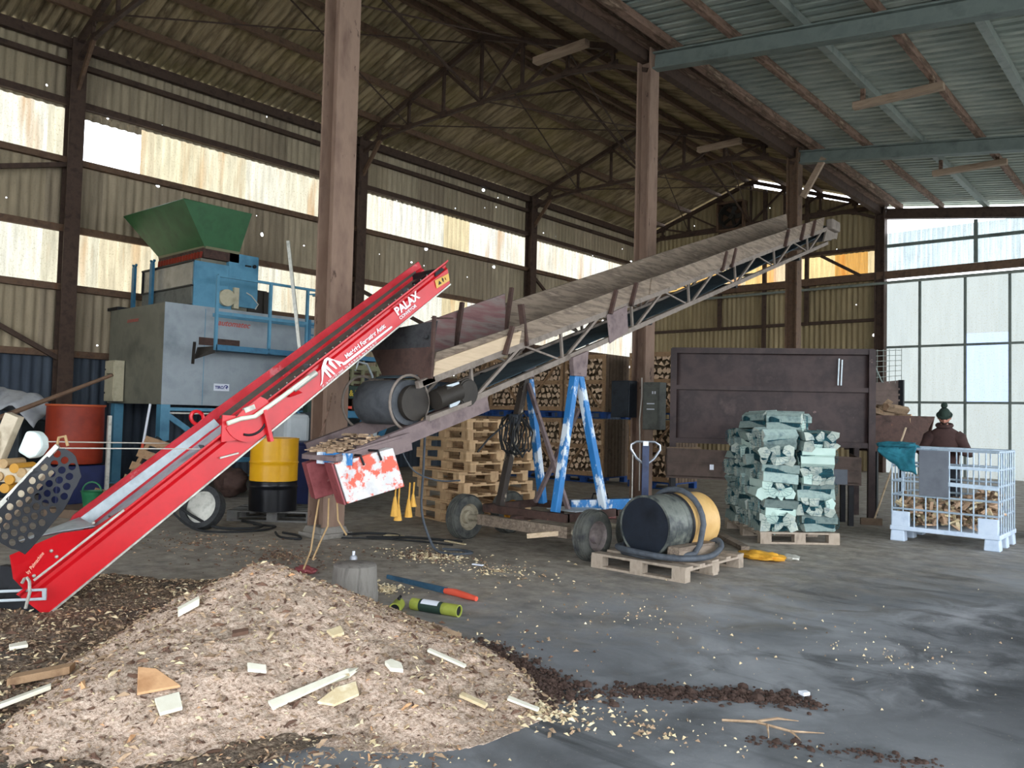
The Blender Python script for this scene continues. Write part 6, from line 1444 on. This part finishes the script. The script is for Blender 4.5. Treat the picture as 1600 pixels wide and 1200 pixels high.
def hand(wr, dirv, palm_n, curl):
    d = V(dirv).normalized(); n = V(palm_n); n = (n-d*n.dot(d)).normalized(); s = d.cross(n)
    wr = V(wr); P = [wr, wr+d*.045, wr+d*.085]; vs, fs = skin_mesh(P, [(0, 1), (1, 2)], [(.022, .022), (.036, .018), (.034, .016)], 1); bm_m.add(vs, fs)
    for i, (o_, L_) in enumerate(((-.028, .068), (-.010, .078), (.010, .072), (.028, .056))):
        b = wr+d*.085+s*o_; c = b+d*(L_*.5)+n*(L_*.12*curl); e = c+d*(L_*.28)+n*(L_*.32*curl); g = e+d*(L_*.05)+n*(L_*.3*curl)
        vs, fs = skin_mesh([b-d*.02, b, c, e, g], [(0, 1), (1, 2), (2, 3), (3, 4)], [.009, .009, .0085, .008, .007], 1); bm_m.add(vs, fs)
    b = wr+d*.03-s*.03; vs, fs = skin_mesh([b+s*.01, b-s*.02+d*.02, b-s*.022+d*.05+n*.012, b-s*.012+d*.07+n*.02], [(0, 1), (1, 2), (2, 3)], [.011, .010, .009, .008], 1); bm_m.add(vs, fs)
hand((-.13, -.28, 1.00), (.4, -.9, .1), (.3, .1, -1), .9); hand((.13, -.30, 1.17), (-.5, -.8, .15), (-.2, .1, -1), 1.0)
bm_m.obj('body', 'skin', pr, smooth=True, world=False)
# jacket: the same torso and arms, a little larger, ending at neck, cuffs and hem
m = M()
def loft(m, rings, n=28):
    vs = [V(c)+V((rx*cos(2*pi*i/n), ry*sin(2*pi*i/n), 0)) for c, rx, ry in rings for i in range(n)]; k = len(rings)
    m.add(vs, [(j*n+i, j*n+(i+1) % n, (j+1)*n+(i+1) % n, (j+1)*n+i) for j in range(k-1) for i in range(n)]+[tuple(reversed(range(n))), tuple(range((k-1)*n, k*n))])
loft(m, [((0, .01, .78), .185, .135), ((0, .01, .86), .195, .145), ((0, .01, 1.0), .185, .135), ((0, 0, 1.15), .195, .14), ((0, -.02, 1.28), .215, .145), ((0, -.03, 1.37), .215, .13), ((0, -.04, 1.43), .175, .105), ((0, -.06, 1.475), .105, .085), ((0, -.08, 1.52), .075, .075)])
for sg, el, wr in ((-1, (-.29, -.05, 1.14), (-.15, -.25, 1.01)), (1, (.30, -.08, 1.14), (.15, -.27, 1.16))):
    sh = V((sg*.135, -.03, 1.36)); el = V(el); wr = V(wr)
    P = [sh, sh.lerp(el, .2)+V((sg*.018, 0, .004)), sh.lerp(el, .5)+V((sg*.01, .01, 0)), sh.lerp(el, .85), el+V((sg*.005, .01, -.01)), el.lerp(wr, .3), el.lerp(wr, .7), wr]
    m.tube(P, [.10, .105, .078, .064, .064, .060, .052, .046], 18)
m.obj('jacket', 'jacket', pr, smooth=True, world=False)
m = M(); tp = [(0, 0, .93), (-.10, 0, .86), (-.12, -.02, .48), (-.12, .02, .10), (.10, 0, .86), (.12, -.02, .48), (.12, .02, .10)]
vs, fs = skin_mesh(tp, [(0, 1), (1, 2), (2, 3), (0, 4), (4, 5), (5, 6)], [.165, .11, .085, .07, .11, .085, .07], 2); m.add(vs, fs); m.obj('trousers', 'trousers', pr, smooth=True, world=False)
for sx_ in (-1, 1):
    m = M(); m.ball((sx_*.125, -.06, .05), (.055, .14, .055), 16, 10); m.obj('boot', 'black_metal', pr, smooth=True, world=False)
m = M(); m.tube([(.09*cos(a), -.085+.085*sin(a), 1.515+.02*sin(a)) for a in [2*pi*i/20 for i in range(20)]], .028, 8, True); m.obj('collar', 'jacket', pr, smooth=True, world=False)
m = M(); cap = [HC+tilt @ V((.0, .0, 0))]
def bean(p, q): return tilt @ V((q.x, q.y+.006, max(q.z, .018)+.006*sin(16*math.atan2(p.y, p.x))*0))
m.ball(HC, (.088, .108, .138), 32, 20, bean); hat = m.obj('beanie', 'beanie', pr, smooth=True, world=False)
m = M(); m.tube([HC+tilt @ V((.088*cos(a), .006+.108*sin(a), .028)) for a in [2*pi*i/28 for i in range(28)]], .017, 8, True); m.obj('beanie_band', 'beanie', hat, smooth=True, world=False)
m = M(); m.ball(HC+tilt @ V((0, .01, .175)), .042, 18, 12, lambda p, q: q*(1+.25*noise.noise(p*6))); m.obj('pompom', 'beanie', hat, smooth=True, world=False)
m = M(); m.ball(HC, (.080, .103, .118), 28, 20, lambda p, q: (tilt @ (V((q.x*(1-.2*max(0, -p.z)), q.y-.016*math.exp(-((p.x/.35)**2+((p.z+.8)/.3)**2)), q.z)) if (p.z < -.38 and p.y < .35) else q*.9))); m.obj('beard', 'beard', pr, smooth=True, world=False)
for sx_ in (-1, 1):
    m = M(); m.ball(HC+tilt @ V((sx_*.030, -.086, .004)), .0095, 10, 8); m.obj('eye', 'black_metal', pr, smooth=True, world=False)
t = thing('kindling_stick', 'pale split stick held in the hands of the person', 'wood', (PX, PY, 0), math.radians(12)); m = M(); m.bar((-.10, -.40, 1.0), (.06, -.415, 1.20), .035, .03); m.obj('stick', 'chip_pale', t, world=False, bevel=.004)
# ------------------------------------------------------------------ light and camera
W = bpy.data.worlds.new('sky'); SC.world = W; W.use_nodes = True
nt = W.node_tree; bg = nt.nodes['Background']
tc = nt.nodes.new('ShaderNodeTexCoord'); sx = nt.nodes.new('ShaderNodeSeparateXYZ'); nt.links.new(tc.outputs['Generated'], sx.inputs[0])
rp = nt.nodes.new('ShaderNodeValToRGB'); nt.links.new(sx.outputs[2], rp.inputs[0])
rp.color_ramp.elements[0].position = 0; rp.color_ramp.elements[0].color = (.86, .90, .95, 1)
rp.color_ramp.elements[1].position = 1; rp.color_ramp.elements[1].color = (.70, .80, .95, 1)
nt.links.new(rp.outputs[0], bg.inputs[0]); bg.inputs[1].default_value = SKY
cd = bpy.data.cameras.new('camera'); cam = bpy.data.objects.new('camera', cd); COL.objects.link(cam)
cd.sensor_width = 36; cd.lens = 36*1239.44/1600; cd.clip_end = 400; cd.clip_start = .05
yaw, pit, rol = -0.7279, 0.0400, 0.0246
fw = V((sin(yaw)*cos(pit), cos(yaw)*cos(pit), sin(pit))); rt = V((cos(yaw), -sin(yaw), 0)); up = rt.cross(fw)
rt, up = rt*cos(rol)+up*sin(rol), up*cos(rol)-rt*sin(rol)
cam.matrix_world = Matrix(((rt.x, up.x, -fw.x, 0), (rt.y, up.y, -fw.y, 0), (rt.z, up.z, -fw.z, 1.5), (0, 0, 0, 1)))
SC.camera = cam
SC.view_settings.view_transform = 'Standard'; SC.view_settings.look = 'None'
SC.view_settings.exposure = EXPO; SC.view_settings.gamma = 1; SC.view_settings.use_curve_mapping = False
SC.cycles.max_bounces = 8; SC.cycles.diffuse_bounces = 5; SC.cycles.transparent_max_bounces = 12
SC.cycles.use_denoising = True
SC.cycles.sample_clamp_indirect = 8
